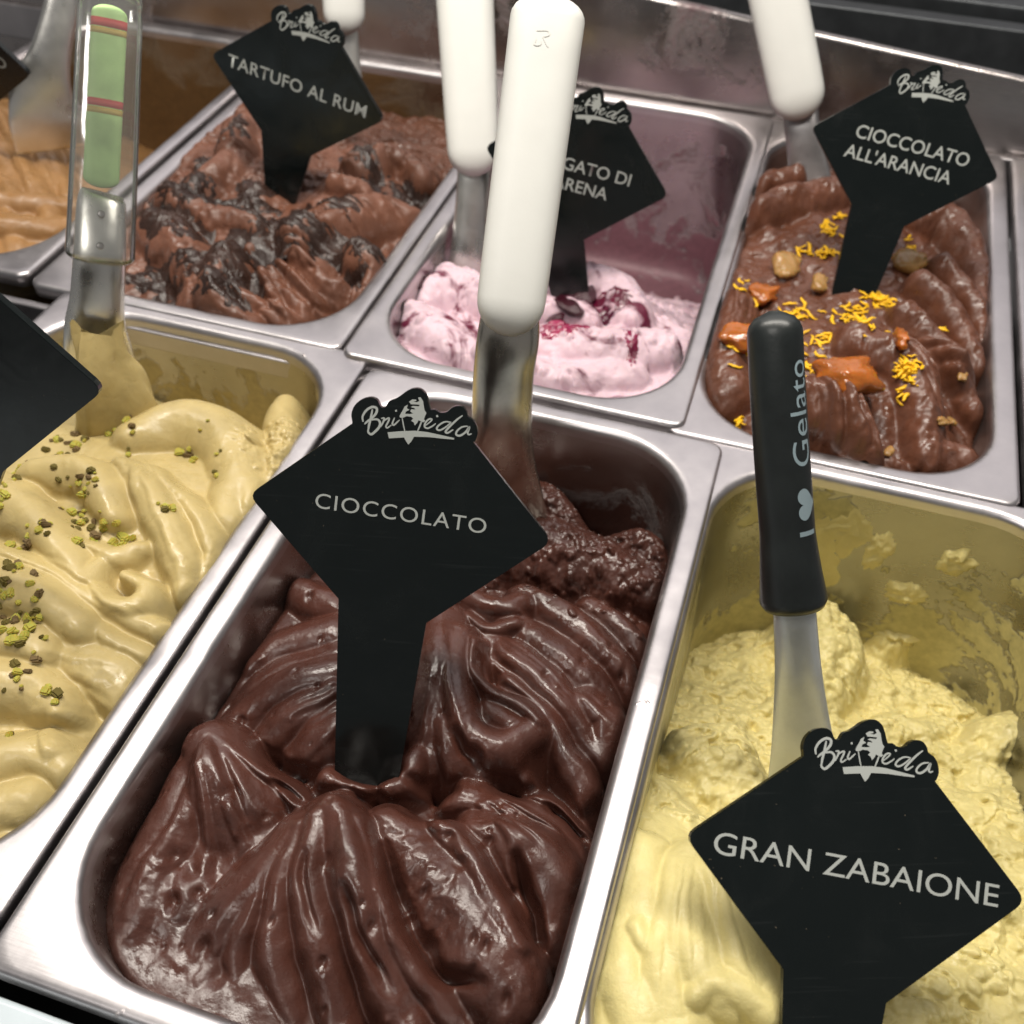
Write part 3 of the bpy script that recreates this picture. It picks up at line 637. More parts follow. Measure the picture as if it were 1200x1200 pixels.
# --- custard (front right)
def custard():
    s = Surf(176.2, 334.3, 11.2, 298.3, 42, 0.55)
    s.base([(184.6,51.2,-14),(183.8,78.4,-14),(184.2,103.4,-15),(204.5,57.3,-13),(213.5,81.4,-12),(229.8,62.8,-13),(184.6,129.5,-26),(186.4,178.8,-62),(190.4,233,-92),(196.8,277,-112),(221.4,251.1,-96),(234.9,196.4,-72),(262.7,257.1,-100),(244.8,272.4,-100),(289.2,297.5,-114),(323.1,281.3,-114),(305.1,242.2,-94),(330.4,220.3,-82),(284.3,210.9,-84),(322.9,179.7,-64),(288.2,102.3,-42),(314.2,120.4,-44),(257.2,75.1,-24),(271.9,65.5,-28),(212.8,149.2,-52),(198.8,141.8,-40)])
    s.h = np.minimum(s.h, -4)
    s.h += 2.0*fbm(s.X/18, s.Y/18, 15, 3)
    L = lambda p, k=0.6, soft=1.2, st=0.2, sd=0: s.lobe(p, min(1, k*1.4), soft*0.7, st, sd, 2.6)
    L([(202,165.5,-34,23),(209.3,155,-34,23)], 0.9, 1.2, 0.5, 1)
    L([(239.4,281.5,-72,13),(248.7,268.3,-72,15),(241.8,241.9,-74,18)], 0.8, 1.4, 0.4, 2)
    L([(316.2,229,-82,12),(328.1,241.4,-74,16),(341.9,244.6,-72,18)], 0.7, 1.2, 0.4, 12)
    L([(265,222.7,-84,14),(283.8,234.8,-86,14),(303.8,243.9,-90,12)], 0.6, 1.4, 0.4, 13)
    L([(274.6,295.4,-92,8),(289.4,304.7,-94,8)], 0.8, 1.2, 0.4, 3)
    # soft folds at the front left
    L([(183.4,102.9,-8,9),(185.8,84.4,-6,12),(194.8,67.1,-5,12),(204.9,50,-6,12)], 0.55, 0.9, 0.1, 4)
    L([(199,104.7,-8,8),(197.5,87.2,-4,12),(204.2,72.1,-3,12),(215.2,62.8,-4,10)], 0.55, 0.9, 0.1, 5)
    L([(206.6,99.6,-5,8),(216.8,84,-2,11),(220.8,74.3,-2,10),(227.1,69.2,-4,8)], 0.6, 0.8, 0.1, 6)
    L([(181.2,80.8,-8,6),(185.3,61.8,-6,9),(195.2,46.9,-6,10)], 0.6, 0.8, 0.1, 7)
    L([(207.9,58.8,-3,5),(214.6,64.4,-2,6),(227.8,62.6,-3,7)], 0.8, 0.6, 0.1, 8)
    L([(184.9,74.6,-4,4),(188.5,70.7,-4,4),(191.2,67.4,-5,3)], 0.8, 0.6, 0.1, 9)
    s.ridges(fan([(192.2,102.5,-8),(208.9,103.8,-6)], [(195,48.4,-7),(228.1,61.8,-4)], 6, [(192.5,71.9,-5),(214.7,81,-3)], 2.0, 4.5, 1.6, 0.3, 2), 0.3)
    smooth = np.maximum(s.mask(*(200.9,70.8,-6)[:2], 54, 0.2, 3, 0.2), 0)
    m = (1-smooth)
    s.h += m*(7.0*fbm(s.X/14, s.Y/14, 21, 4)-5.0*np.clip(0.16-np.abs(fbm(s.X/16, s.Y/16, 71, 4)), 0, 1)/0.16*np.clip(fbm(s.X/9, s.Y/9, 72, 2)+0.3, 0, 1)+0.9*fbm(s.X/3.2, s.Y/3.2, 24, 3))
    s.crumbs(m*np.clip(0.35+1.6*fbm(s.X/16, s.Y/16, 27, 3), 0, 1), 3800, 0.9, 4.2, 0.65, 6)
    # film climbing the left wall
    e = np.clip(1-s.sd/4.5, 0, 1)*np.clip((240-s.Y)/60, 0, 1)*(s.X < 230)
    s.h = s.h+e*(-8-s.h)*np.clip(0.75+1.2*fbm(s.X/7, s.Y/14, 61, 3), 0, 1)
    o = s.build('custard_gelato', M['zab'], zmin=-118, wall=3.0, walldrop=3.0, push=(0, -0.3))
    tag(o, 'pale yellow custard gelato, scooped rough at the back and smooth in front', 'gelato', 'gelato in the pans')
    return s
S_zab = custard()

def wall_smears():
    par = bpy.data.objects['custard_gelato']
    for i, (p, rx, rz, th) in enumerate(WALLP):
        g = random.Random(i+5); V = [(p[0], p[1]-th, p[2])]; F = []; nr, na = 9, 44
        for a in range(1, nr+1):
            t = a/nr
            for b in range(na):
                an = 2*math.pi*b/na; k = 1+0.55*float(fbm(np.array(4+1.5*math.cos(an)), np.array(9+1.5*math.sin(an)), i*3, 4, 0.65))
                x = p[0]+rx*k*t*math.cos(an); z = p[2]+rz*k*t*math.sin(an)
                bend = 0.0
                yw = 296.2+0.045*(z+3)-max(0.0, x-300)**2/75.0-max(0.0, 205-x)**2/75.0
                V.append((x, yw+0.25-1.7*th*(1-t**4)*(0.8+0.9*float(fbm(np.array(x/3.0), np.array(z/3.0), 40+i, 3))), z))
        V[0] = (p[0], V[1][1]-0.05, p[2])
        F += [(0, 1+b, 1+(b+1) % na) for b in range(na)]
        for a in range(nr-1):
            for b in range(na):
                q = 1+a*na+b; r = 1+a*na+(b+1) % na; F.append((q, q+na, r+na, r))
        mesh_np('wall_smear', V, F, M['zab'], par)
WALLP = [(q[:3], q[3], q[4], q[5]) for q in [(256,294,-38.8,6,13,0.9),(275.4,294,-62.9,10,7,1.2),(290.2,294,-35.4,9,9,1.3),(307.4,292,-60.9,6,18,0.8),(306.8,290,-16.3,8,5,0.8),(279.7,294,-95.2,11,5,1.6),(240.6,294,-32.3,12,16,0.4),(229.3,294,-51.4,14,22,0.4),(318.6,288,-42.2,9,14,0.6)]]
wall_smears()

# --- milk chocolate with flakes (back row)
def tartufo():
    s = Surf(-192.5, -28.5, 316, 628, 42, 0.85)
    s.base([(-147.9,327.4,-6),(-102.1,328,-7),(-62.5,328.5,-8),(-36.9,347.8,-8),(-33,386,-7),(-174,391.3,0),(-142,415.6,4),(-105.6,419.9,3),(-71.9,454.5,2),(-46.4,473.1,-3),(-41.7,520.9,-9),(-155.3,485.6,6),(-189.8,515.7,4),(-80.2,529.4,-2),(-73.9,575.2,-10),(-124.7,548.1,0),(-174.2,572.1,0),(-132.8,608,-15),(-93.4,362.7,0),(-63.8,387.7,2)])
    s.h += 6.0*fbm(s.X/22, s.Y/22, 75, 3)-5
    g = np.random.default_rng(3)
    L = lambda p, k=0.95, soft=0.7, st=0.6, sd=0: s.lobe([(a, b, c+2, d) for a, b, c, d in p], k, soft, st, sd, 3.0)
    for q, p in enumerate(([(-164.7,377.5,4,16),(-139.7,367.2,4,18),(-118.8,346.7,-1,16),(-113.8,326.6,-6,12)], [(-107.3,356.8,6,14),(-101.7,330.9,2,14),(-79,323.4,-4,12)], [(-80.7,391.9,7,16),(-64.8,414.9,8,18),(-48.4,438,4,16),(-30,445.2,-2,10)],
                [(-81.8,478.4,5,14),(-66.9,497.3,4,14),(-41.8,491.1,0,12)], [(-167.5,487.1,9,14),(-152.5,447.3,8,16),(-158.9,416.3,6,14)], [(-44.4,391,4,12),(-31.6,384,0,10),(-29.7,366.5,-5,10)], [(-168,402.7,6,12),(-139.9,392.3,6,12),(-107,391,5,12)],
                [(-82.7,448.4,6,8),(-63.6,442.6,7,7),(-57,433.2,5,6)], [(-90.7,337.8,0,5),(-63.7,331.6,-6,5),(-55.5,329.3,-8,3)])): L(p, sd=q)
    s.ridges(fan([(-97.1,366.5,5),(-84.7,378.2,6)], [(-54.5,333.1,-6),(-33.9,376.4,-4)], 5, [(-71.3,339.8,3),(-53.7,371.5,3)], 3.0, 7.0, 8.0, 0.2, 3)+fan([(-128.7,361.8,4),(-137.6,349.7,4)], [(-88.2,321.7,-5),(-134.1,322.2,-5)], 5, None, 2, 4.5, 1.6, 0.3, 4), 0.2)
    s.gain(1.5, -4); s.h += 1.3*fbm(s.X/8, s.Y/8, 121, 3, 0.5)-2.2*np.clip(0.14-np.abs(fbm(s.X/20, s.Y/13, 122, 3)), 0, 1)/0.14
    m = np.clip(0.3+2.0*fbm(s.X/26, s.Y/26, 44, 3), 0, 1)
    s.h += m*(1.2*fbm(s.X/6, s.Y/6, 21, 3)); s.crumbs(m*0.4, 350, 1.0, 3.2, 0.7, 7)
    s.h += 0.8*fbm(s.X/5, s.Y/5, 96, 3)
    o = s.build('milk_chocolate_gelato', M['tart'], push=(0, -0.4))
    tag(o, 'milk chocolate gelato with dark flakes, behind the pistachio pan', 'gelato', 'gelato in the pans')
    return s
S_tart = tartufo()

# --- cherry (back row)
def amarena():
    s = Surf(-6.5, 144.5, 315.5, 625.5, 40, 0.8)
    s.base([(3.7,343.4,-12),(43.9,336.9,-14),(84.1,340.8,-15),(119.8,361.7,-16),(139.1,405,-20),(-10.4,405.4,-20),(5.8,449.2,-26),(51.6,439.2,-22),(80.1,449,-22),(110.4,456.6,-32),(130,469.3,-42),(134.1,584.9,-95),(103.8,622.7,-110),(70.5,623.7,-110),(36.5,655.2,-120),(-56.4,632.1,-110),(-53.5,548.2,-70),(-50.6,705.4,-125),(95.4,712.4,-125)])
    s.h += 5.0*fbm(s.X/18, s.Y/18, 5, 3)-4
    L = lambda p, k=0.7, soft=1.0, st=0.4, sd=0: s.lobe(p, k, soft, st, sd, 1.8)
    for q, p in enumerate(([(-4.8,391.6,-10,16),(10.4,405.8,-10,18),(34.3,394.7,-9,16)], [(0.5,364.7,-8,14),(26.1,347.9,-7,16),(47.1,341.1,-8,14)], [(75.6,443.9,-14,15),(92,438.7,-13,15),(107.1,415.7,-12,14)], [(77.1,363.9,-6,18),(107.7,370.4,-6,18),(127.6,385.4,-9,14)],
            [(57.6,337.2,-8,12),(84,340.2,-9,12),(120.7,355.3,-11,12)], [(59.3,393.2,-8,12),(83.1,394.5,-9,12)])): L(p, sd=q)
    s.gain(1.3, -14)
    m = np.clip(0.55+1.4*fbm(s.X/20, s.Y/20, 44, 3), 0, 1)
    s.h += 1.8*fbm(s.X/7, s.Y/7, 21, 4); s.crumbs(m*0.7, 1500, 0.9, 4.6, 0.75, 8)
    o = s.build('cherry_gelato', M['amar'], zmin=-135, push=(0, -0.3), wall=2, walldrop=1)
    tag(o, 'pink cherry gelato with dark red streaks, scooped low in its pan', 'gelato', 'gelato in the pans')
    return s
S_amar = amarena()

# --- chocolate with orange (back row right)
def arancia():
    s = Surf(157.2, 296.5, 310.6, 628, 42, 0.8)
    s.base([(167.1,336.4,-6),(186.2,321.1,-7),(218.7,316.4,-7),(257.6,319.6,-8),(285.3,344.3,-12),(298.7,386.3,-16),(301.5,446.6,-16),(299.3,511.8,-14),(294.7,569.7,-14),(163.6,380,-2),(164,430.8,2),(169.2,493.8,4),(182.6,558.8,0),(219.3,469.9,6),(224,401.7,8),(258.8,404.1,4),(247,482.8,4),(259.7,549.5,2),(195.2,360.6,4),(229.5,346.3,3),(262.4,350.4,-2),(158.7,593.7,-10),(212.9,592.9,-6),(267.3,624,-12)])
    s.h += 4.0*fbm(s.X/22, s.Y/22, 65, 3)-6
    L = lambda p, k=0.95, soft=0.7, st=0.6, sd=0: s.lobe([(a, b, c+2, d) for a, b, c, d in p], k, soft, st, sd, 3.0)
    for q, p in enumerate(([(162.6,499.4,8,12),(180.2,517,9,14),(203.8,534.5,8,12)], [(158.1,538.9,3,9),(176.9,554.6,4,9)], [(244.7,528.4,5,14),(268.8,536.9,5,16),(285.1,512,0,14),(291.6,469.9,-6,12)], [(205.9,333.3,7,14),(226.2,328.6,6,15),(236.7,315.6,-1,13)],
            [(224.8,384.1,10,16),(246,378.3,9,14),(260.7,356.8,3,13),(267.4,335.4,-4,12)], [(271.5,337.9,-5,12),(283.7,341.2,-7,13)], [(162.2,410.2,4,16),(163.8,373.1,3,18),(173.2,344.5,0,16)], [(256.5,456.3,6,9),(276.1,437.5,1,9),(291.7,415.4,-7,8)], [(265.5,480.1,4,8),(285.8,461.8,-2,8),(296.9,443.1,-9,7)],
            [(248.7,417.8,8,9),(272.1,396.6,2,9),(287.2,376.9,-6,8)])): L(p, sd=q)
    s.ridges(fan([(196.7,343.4,7),(235.7,356.6,7)], [(207.5,307.3,-5),(268.3,322.8,-6)], 8, [(210,319.3,4),(246.1,332.6,3)], 2.6, 6.0, 5.0, 0.25, 3)+fan([(249.3,402.7,8),(246.3,379.7,8)], [(292,402.1,-8),(274.8,350.5,-4)], 6, None, 2.2, 5.0, 4.0, 0.25, 5)
             +fan([(159.7,426.1,4),(178.4,422.6,5)], [(166,361.9,1),(179.2,356.5,3)], 6, None, 1.2, 2.4, 0.8, 0.25, 6), 0.2)
    s.gain(1.5, -5); s.h += 2.2*fbm(s.X/9, s.Y/9, 126, 4, 0.6)+0.6*fbm(s.X/3, s.Y/3, 96, 2)
    o = s.build('orange_chocolate_gelato', M['aran'], push=(0, -0.4))
    tag(o, 'chocolate gelato topped with orange zest and candied peel, back row right', 'gelato', 'gelato in the pans')
    return s
S_aran = arancia()

# --- caramel (far left)
def caramel():
    s = Surf(-378.5, -214, 320, 628, 42, 1.0)
    s.base([(-230,368,-9),(-259.6,362.3,-6),(-265.3,436.2,-12),(-314.4,498.2,-14),(-319.3,448.2,2),(-288,404.3,0),(-274.2,417.1,-4),(-336.3,387.3,0),(-316.4,294.5,0),(-424.5,454.1,0),(-396.1,625.8,-70),(-393.3,714.2,-100),(-411.1,770.1,-110),(-415.3,607.6,-24),(-344.5,602.3,-80),(-314.3,524.3,-45)])
    s.h += 3.0*fbm(s.X/22, s.Y/22, 85, 3)-4
    st = fan([(-378.3,475,4),(-331.4,482.9,2),(-310.8,486.1,-8)], [(-233.7,342.3,-6),(-242.1,394.3,-9),(-260.3,437.9,-12)], 8, [(-306.5,414.5,3),(-285.6,439.9,0),(-273.2,450.9,-6)], 4.5, 7, 9.0, 0.15, 3)
    s.ridges(st, 0.3)
    s.lobe([(-266.4,377.1,4,9),(-250.1,385.4,1,9),(-236.8,397.2,-5,7)], 0.9, 0.5, 0.3, 2); s.lobe([(-255.8,361,1,9),(-238.6,367.4,-2,9),(-228.7,379.8,-7,7)], 0.9, 0.5, 0.3, 3)
    for q, a in enumerate(([(-357.8,466.4,5,8),(-318.5,465.4,3,9),(-278.7,438.5,-1,9),(-244.6,403.8,-6,8)], [(-343.1,431,6,8),(-305.5,430.4,4,9),(-269.6,408.8,1,9),(-237,376.6,-4,8)], [(-337.5,492,3,7),(-298.7,472.7,0,8),(-264.2,442.1,-6,8)], [(-317.8,398.6,6,9),(-286.8,396.8,4,9),(-256.9,379.1,2,8)])): s.lobe(a, 1.1, 0.4, 0.3, 20+q)
    m = s.mask(*(-321.3,491.1,0)[:2], 22, 0.5, 3); s.h += m*1.5*fbm(s.X/4, s.Y/4, 22, 3)
    s.h += 0.6*fbm(s.X/5, s.Y/5, 96, 3)
    o = s.build('caramel_gelato', M['tan'], push=(0, -0.4))
    tag(o, 'tan caramel gelato combed into curved ridges, far left of the back row', 'gelato', 'gelato in the pans')
caramel()

# ------------------------------------------------------------------ toppings
def lump(name, c, r, m, seed, flat=0.7, sub=2, rot=None, jag=0.25):
    g = random.Random(seed); bm = bmesh.new(); bmesh.ops.create_icosphere(bm, subdivisions=sub, radius=1)
    ph = [g.uniform(0, 6.28) for _ in range(6)]
    for v in bm.verts:
        x, y, z = v.co
        k = 1+jag*(math.sin(3.1*x+ph[0])*math.sin(2.7*y+ph[1])+0.6*math.sin(5.3*z+ph[2]+2*x)+0.4*math.sin(7*y+ph[3]))
        v.co *= k
    me = bpy.data.meshes.new(name); bm.to_mesh(me); bm.free(); me.materials.append(m)
    me.polygons.foreach_set('use_smooth', [sub > 1]*len(me.polygons))
    o = bpy.data.objects.new(name, me); col.objects.link(o)
    o.location = Vector(c)*MM; o.scale = (r[0]*MM, r[1]*MM, r[2]*MM) if isinstance(r, tuple) else (r*MM, r*MM, r*flat*MM)
    o.rotation_euler = rot or (g.uniform(-.5, .5), g.uniform(-.5, .5), g.uniform(0, 6.28))
    return o

# chopped pistachio: seven chopped shapes, scattered copies
def nut_mesh(seed, m):
    g = random.Random(seed); bm = bmesh.new(); bmesh.ops.create_cube(bm, size=2)
    for v in bm.verts: v.co = Vector((v.co.x*g.uniform(.5, 1.2), v.co.y*g.uniform(.4, 1.0), v.co.z*g.uniform(.4, .9)))
    bmesh.ops.bevel(bm, geom=bm.edges[:], offset=0.30, segments=2, affect='EDGES')
    me = bpy.data.meshes.new('nut_piece'); bm.to_mesh(me); bm.free(); me.materials.append(m); return me
nuts = [nut_mesh(i, M[('nut_green', 'nut_green', 'nut_green', 'nut_dark', 'nut_brown')[i % 5]]) for i in range(10)]
spots = [(-105.4,216.9,6),(-108.3,208.6,7),(-103.2,223.9,6),(-101.5,204.9,7),(-113.7,206.8,7),(-114.7,199.3,8),(-104.3,199.9,8),(-108.6,225.2,6),(-101,233.4,4),(-87.8,227.1,5),(-106.2,237.5,3),(-52.1,229.9,6),(-56.5,222.4,6),(-39,221.1,5),(-34,207.8,4),(-89.9,179.8,10),(-78.5,178.3,10),(-73.5,179.9,10),(-69.8,176.9,9),(-75.3,169.8,9),(-73.2,165.3,9),(-69.5,164,9),(-73.4,173,9),(-78.4,171.4,9),(-69.9,162.3,8),(-78.9,166,9),(-111.8,178,10),(-105.3,172,10),(-99.4,158.1,10),(-105.7,163.9,10),(-73.2,149.3,10),(-77.2,149.5,10),(-80.8,144.4,10),(-64,157.7,7),(-61.3,159.6,7),(-54,157.1,6),(-49.1,158.7,6),(-54.6,164.3,6),(-60.1,164,7),(-49.8,164.4,5),(-85.6,138,10),(-60.1,150.2,6),(-72.9,127.4,11),(-77.5,125.8,11),(-70,118.5,12),(-62.9,116.5,12),(-57.3,119.2,12),(-62.2,110.3,12),(-56.5,110.1,12),(-57.8,106.3,11),(-52.2,106.1,11),(-59.1,102.5,10),(-63.5,106.5,11),(-48.4,104.8,9),(-53.1,101.2,9),(-54.9,98.6,9),(-55,110.6,12),(-67,123.9,12),(-69.2,112.3,12),(-45.6,97.2,7),(-46.9,88.9,7),(-42.1,89.2,6),(-42.8,85.2,6),(-32.9,88.7,4),(-32.8,81.9,3),(-40,71.5,3),(-103.9,211.3,6),(-94.5,236.9,3),(-87.2,236.1,3),(-94.7,217.4,6),(-37.9,176.5,7),(-56.6,215.3,6),(-107.8,198.7,8),(-115.8,189.1,9),(-71.5,118,12),(-79.7,207.5,6),(-78,218.2,5)]
for i, p in enumerate(spots):
    for k in range(4 if (p[2] > 5 and i % 2 == 0) else 2):
        x = p[0]+random.gauss(0, 2.2); y = p[1]+random.gauss(0, 2.2)
        o = bpy.data.objects.new('nut_piece', nuts[random.randrange(10)]); col.objects.link(o)
        o.location = (x*MM, y*MM, (S_pist.H(x, y)+0.5)*MM); q = random.uniform(0.7, 2.3)*MM; o.scale = (q*1.1, q, q*0.9)
        o.rotation_euler = (random.uniform(-.6, .6), random.uniform(-.6, .6), random.uniform(0, 6.28))
        tag(o, 'chopped pistachio piece sprinkled on the pale beige gelato', 'nut', 'chopped pistachios on the beige gelato')

# orange zest: curled shreds
def zest_mesh(seed):
    g = random.Random(seed); n = 7; a = 0.0; x = y = 0.0; P = []
    for i in range(n):
        P.append((x, y, g.uniform(0, 0.8))); a += g.uniform(-0.9, 0.9); x += math.cos(a)*1.1; y += math.sin(a)*1.1
    P = np.array(P)-np.array(P).mean(0); V = []; F = []
    for i in range(n):
        t = P[min(i+1, n-1)]-P[max(i-1, 0)]; t /= np.linalg.norm(t)+1e-6; s_ = np.cross(t, (0, 0, 1)); s_ /= np.linalg.norm(s_)+1e-6
        wd = 0.75*math.sin(math.pi*(i+0.7)/(n+0.4))+0.12
        for da, db in ((-1, 0), (0, 0.7), (1, 0), (0, -0.7)): V.append(P[i]+s_*wd*da+np.array((0, 0, 1))*wd*db)
    for i in range(n-1):
        for j in range(4):
            F.append((i*4+j, i*4+(j+1) % 4, (i+1)*4+(j+1) % 4, (i+1)*4+j))
    F += [(3, 2, 1, 0), tuple((n-1)*4+j for j in range(4))]
    me = bpy.data.meshes.new('orange_zest'); me.from_pydata([tuple(v*MM) for v in V], [], F); me.polygons.foreach_set('use_smooth', [True]*len(me.polygons))
    me.materials.append(M['zest']); return me
zm = [zest_mesh(i) for i in range(9)]
CP = np.array((180.0, -61.0, 317.0))   # customer's side: spatulas are turned flat side to it
ZESTXY = [(201.8,491.0),(204.8,497.2),(201.4,493.4),(204.8,488.0),(200.9,500.3),(204.8,491.6),(206.4,489.2),(203.2,495.3),(207.4,496.8),(201.7,499.7),(203.7,493.0),(202.9,493.9),(204.3,490.1),(205.3,493.2),(201.0,489.0),(201.2,494.0),(205.7,509.2),(207.1,509.2),(215.2,512.6),(210.1,513.5),(208.1,508.6),(208.5,509.4),(208.6,512.3),(209.6,512.2),(210.8,473.9),(204.1,470.4),(205.5,472.3),(205.8,471.3),(207.5,470.1),(200.8,471.0),(204.6,469.5),(209.5,473.1),(203.4,469.0),(201.8,469.1),(201.0,470.7),(194.2,467.9),(203.8,466.8),(206.0,468.6),(204.7,469.0),(201.4,467.6),(194.9,471.5),(189.8,464.4),(191.7,467.4),(192.6,472.6),(196.9,467.3),(191.5,467.8),(191.0,471.4),(190.7,468.4),(252.1,497.6),(251.0,493.6),(249.9,496.3),(251.9,503.1),(248.3,505.3),(251.0,498.2),(252.3,507.2),(250.8,497.4),(249.9,514.2),(252.1,488.7),(251.6,506.5),(250.2,499.6),(244.9,434.5),(235.6,428.1),(234.9,426.8),(232.0,433.8),(238.0,429.4),(237.5,433.0),(227.4,433.1),(232.3,434.1),(237.1,435.1),(238.0,434.0),(233.5,432.3),(236.7,430.9),(232.9,433.3),(229.8,425.9),(240.6,435.8),(232.7,436.7),(235.6,432.7),(243.6,435.3),(231.2,440.4),(240.5,434.5),(228.5,430.4),(229.2,419.4),(239.4,432.8),(233.7,440.2),(234.0,438.3),(236.8,441.3),(237.8,434.9),(241.2,442.8),(236.8,435.5),(240.0,441.8),(237.8,440.3),(237.1,440.0),(240.9,437.4),(241.9,440.0),(238.6,441.3),(238.6,442.3),(236.5,435.9),(241.2,437.1),(229.0,414.9),(219.5,412.3),(220.7,417.6),(214.5,416.9),(222.8,413.2),(221.0,407.5),(223.8,411.8),(228.2,418.9),(214.0,407.8),(220.0,407.7),(224.6,410.4),(225.7,423.2),(225.9,417.6),(219.2,414.3),(226.6,411.6),(227.0,421.9),(219.3,422.2),(222.5,411.3),(265.6,413.1),(270.6,412.3),(265.3,416.4),(265.8,408.3),(274.8,417.4),(270.5,415.2),(270.4,416.2),(267.7,418.6),(266.4,408.8),(272.1,415.8),(268.3,414.6),(271.1,417.8),(270.4,414.7),(265.6,416.4),(264.4,416.9),(273.7,424.3),(268.0,416.6),(266.3,413.8),(275.0,416.8),(268.7,416.9),(268.8,412.0),(267.4,418.1),(249.9,367.0),(250.2,357.0),(252.8,364.0),(254.5,366.5),(253.6,359.5),(249.3,368.9),(250.9,358.1),(254.2,369.0),(253.9,365.0),(251.5,365.0),(251.3,370.7),(250.3,367.7),(253.4,353.7),(256.7,365.7),(249.3,363.6),(251.1,353.4),(253.0,366.3),(253.9,360.8),(249.4,364.2),(251.8,362.5),(252.4,364.3),(252.4,365.4),(251.1,355.5),(252.9,360.9),(249.6,362.5),(253.3,369.0),(249.0,367.9),(248.2,367.1),(248.1,364.4),(247.4,363.5),(246.7,368.2),(248.5,369.1),(247.4,364.8),(249.0,370.7),(248.5,363.2),(249.1,367.7),(247.0,367.1),(246.4,366.8),(179.8,330.6),(180.7,331.1),(179.4,327.8),(179.2,331.1),(179.8,331.1),(179.3,330.7),(208.4,417.1),(193.0,401.4),(199.0,405.6),(198.1,422.0),(187.1,405.4),(197.6,402.0),(196.4,410.8),(193.3,409.6),(195.4,404.9),(190.2,412.2),(187.9,399.9),(202.9,405.6),(199.8,405.5),(193.6,404.4),(185.6,406.8),(188.5,402.3),(189.0,407.5),(196.9,401.4),(186.9,411.8),(198.3,416.7),(196.1,412.7),(191.2,418.7),(213.4,386.1),(204.0,367.1),(215.6,362.6),(211.4,384.5),(210.5,372.2),(208.9,378.7),(211.8,388.1),(209.4,384.8),(200.8,373.4),(213.4,382.5),(201.3,391.5),(212.1,383.1),(197.2,377.9),(198.4,378.0),(210.0,379.6),(210.4,380.9),(200.7,381.1),(205.1,381.6),(164.2,407.1),(166.4,436.0),(163.7,414.0),(173.6,407.7),(155.2,405.9),(161.1,402.9),(157.2,410.9),(161.4,412.3),(225.4,393.7),(231.7,383.5),(228.4,391.1),(230.2,384.9),(228.1,386.7),(236.0,394.2),(225.6,394.1),(225.2,388.8),(223.9,388.2),(238.2,390.9),(229.1,377.6),(228.2,394.2),(207.7,365.0),(210.5,366.9),(205.2,366.1),(207.0,365.0),(206.8,363.0),(205.9,358.8),(209.3,362.6),(204.6,364.3),(226.2,464.2),(218.7,488.6),(216.6,490.6),(215.1,482.3),(233.8,487.0),(217.7,495.6),(224.4,484.0),(212.5,489.1),(223.0,474.6),(227.7,483.1),(169.4,359.9),(171.8,350.8),(166.3,362.7),(173.8,364.6),(174.4,363.6),(170.2,364.0)]
for x, y in ZESTXY:
    if not (163 < x < 292): continue
    o = bpy.data.objects.new('orange_zest', zm[random.randrange(9)]); col.objects.link(o)
    o.location = (x*MM, y*MM, (S_aran.H(x, y)+random.uniform(0.2, 1.4))*MM); q = random.uniform(0.75, 1.45); o.scale = (q, q, q)
    o.rotation_euler = (random.uniform(-.4, .4), random.uniform(-.4, .4), random.uniform(0, 6.28))
    tag(o, 'yellow shred of orange zest on the chocolate gelato in the back row', 'zest', 'orange zest shreds on the chocolate gelato')

def cube_piece(name, p, size, m, label, cat, group, seed, H, sink=0.30):
    """irregular sticky chunk, half sunk"""
    g = random.Random(seed); bm = bmesh.new(); bmesh.ops.create_cube(bm, size=2); bmesh.ops.subdivide_edges(bm, edges=bm.edges[:], cuts=5, use_grid_fill=True)
    sh = [g.uniform(-.14, .14) for _ in range(6)]
    for v in bm.verts:
        x, y, z = v.co; q = (abs(x)**3.2+abs(y)**3.2+abs(z)**3.2)**(1/3.2); x, y, z = x/q, y/q, z/q
        x += sh[0]*y+sh[1]*y*y; y += sh[2]*x+sh[3]*x*z; z += sh[4]*x*y+sh[5]*y
        nz = 0.55*float(fbm(np.array(x*1.6+seed), np.array(y*1.6+z*1.3), seed, 3))
        v.co = Vector((x*size[0], y*size[1], z*size[2]))*(0.5*(1+nz))*MM
    me = bpy.data.meshes.new(name); bm.to_mesh(me); bm.free(); me.materials.append(m); me.polygons.foreach_set('use_smooth', [True]*len(me.polygons))
    o = bpy.data.objects.new(name, me); col.objects.link(o)
    hh = np.mean(sorted(H(p[0]+dx*size[0]*0.3, p[1]+dy*size[1]*0.3) for dx in (-1, 0, 1) for dy in (-1, 0, 1))[5:])
    o.location = (p[0]*MM, p[1]*MM, (hh+size[2]*(0.5-sink))*MM); o.rotation_euler = (g.uniform(-.3, .3), g.uniform(-.3, .3), g.uniform(0, 3.1))
    return tag(o, label, cat, group)
cube_piece('candied_peel', (221.7,345.5,12), (25, 25, 15), M['peel'], 'largest glossy orange candied peel chunk on the chocolate gelato', 'candied peel', 'candied orange peel', 3, S_aran.H)
cube_piece('candied_peel', (230.6,364.6,9), (13, 12, 9), M['peel'], 'small orange candied peel touching the largest chunk', 'candied peel', 'candied orange peel', 4, S_aran.H)
cube_piece('candied_peel', (169.4,367.1,6), (16, 14, 9), M['peel'], 'orange candied peel at the left edge, nearest the cherry pan', 'candied peel', 'candied orange peel', 5, S_aran.H)
cube_piece('candied_peel', (175.6,419.9,5), (16, 13, 8), M['peel'], 'orange candied peel chunk above the black spatula handle', 'candied peel', 'candied orange peel', 6, S_aran.H)
cube_piece('candied_peel', (245.1,377.9,8), (6, 15, 7), M['peel'], 'thin orange candied peel strip beside a pile of zest', 'candied peel', 'candied orange peel', 7, S_aran.H)
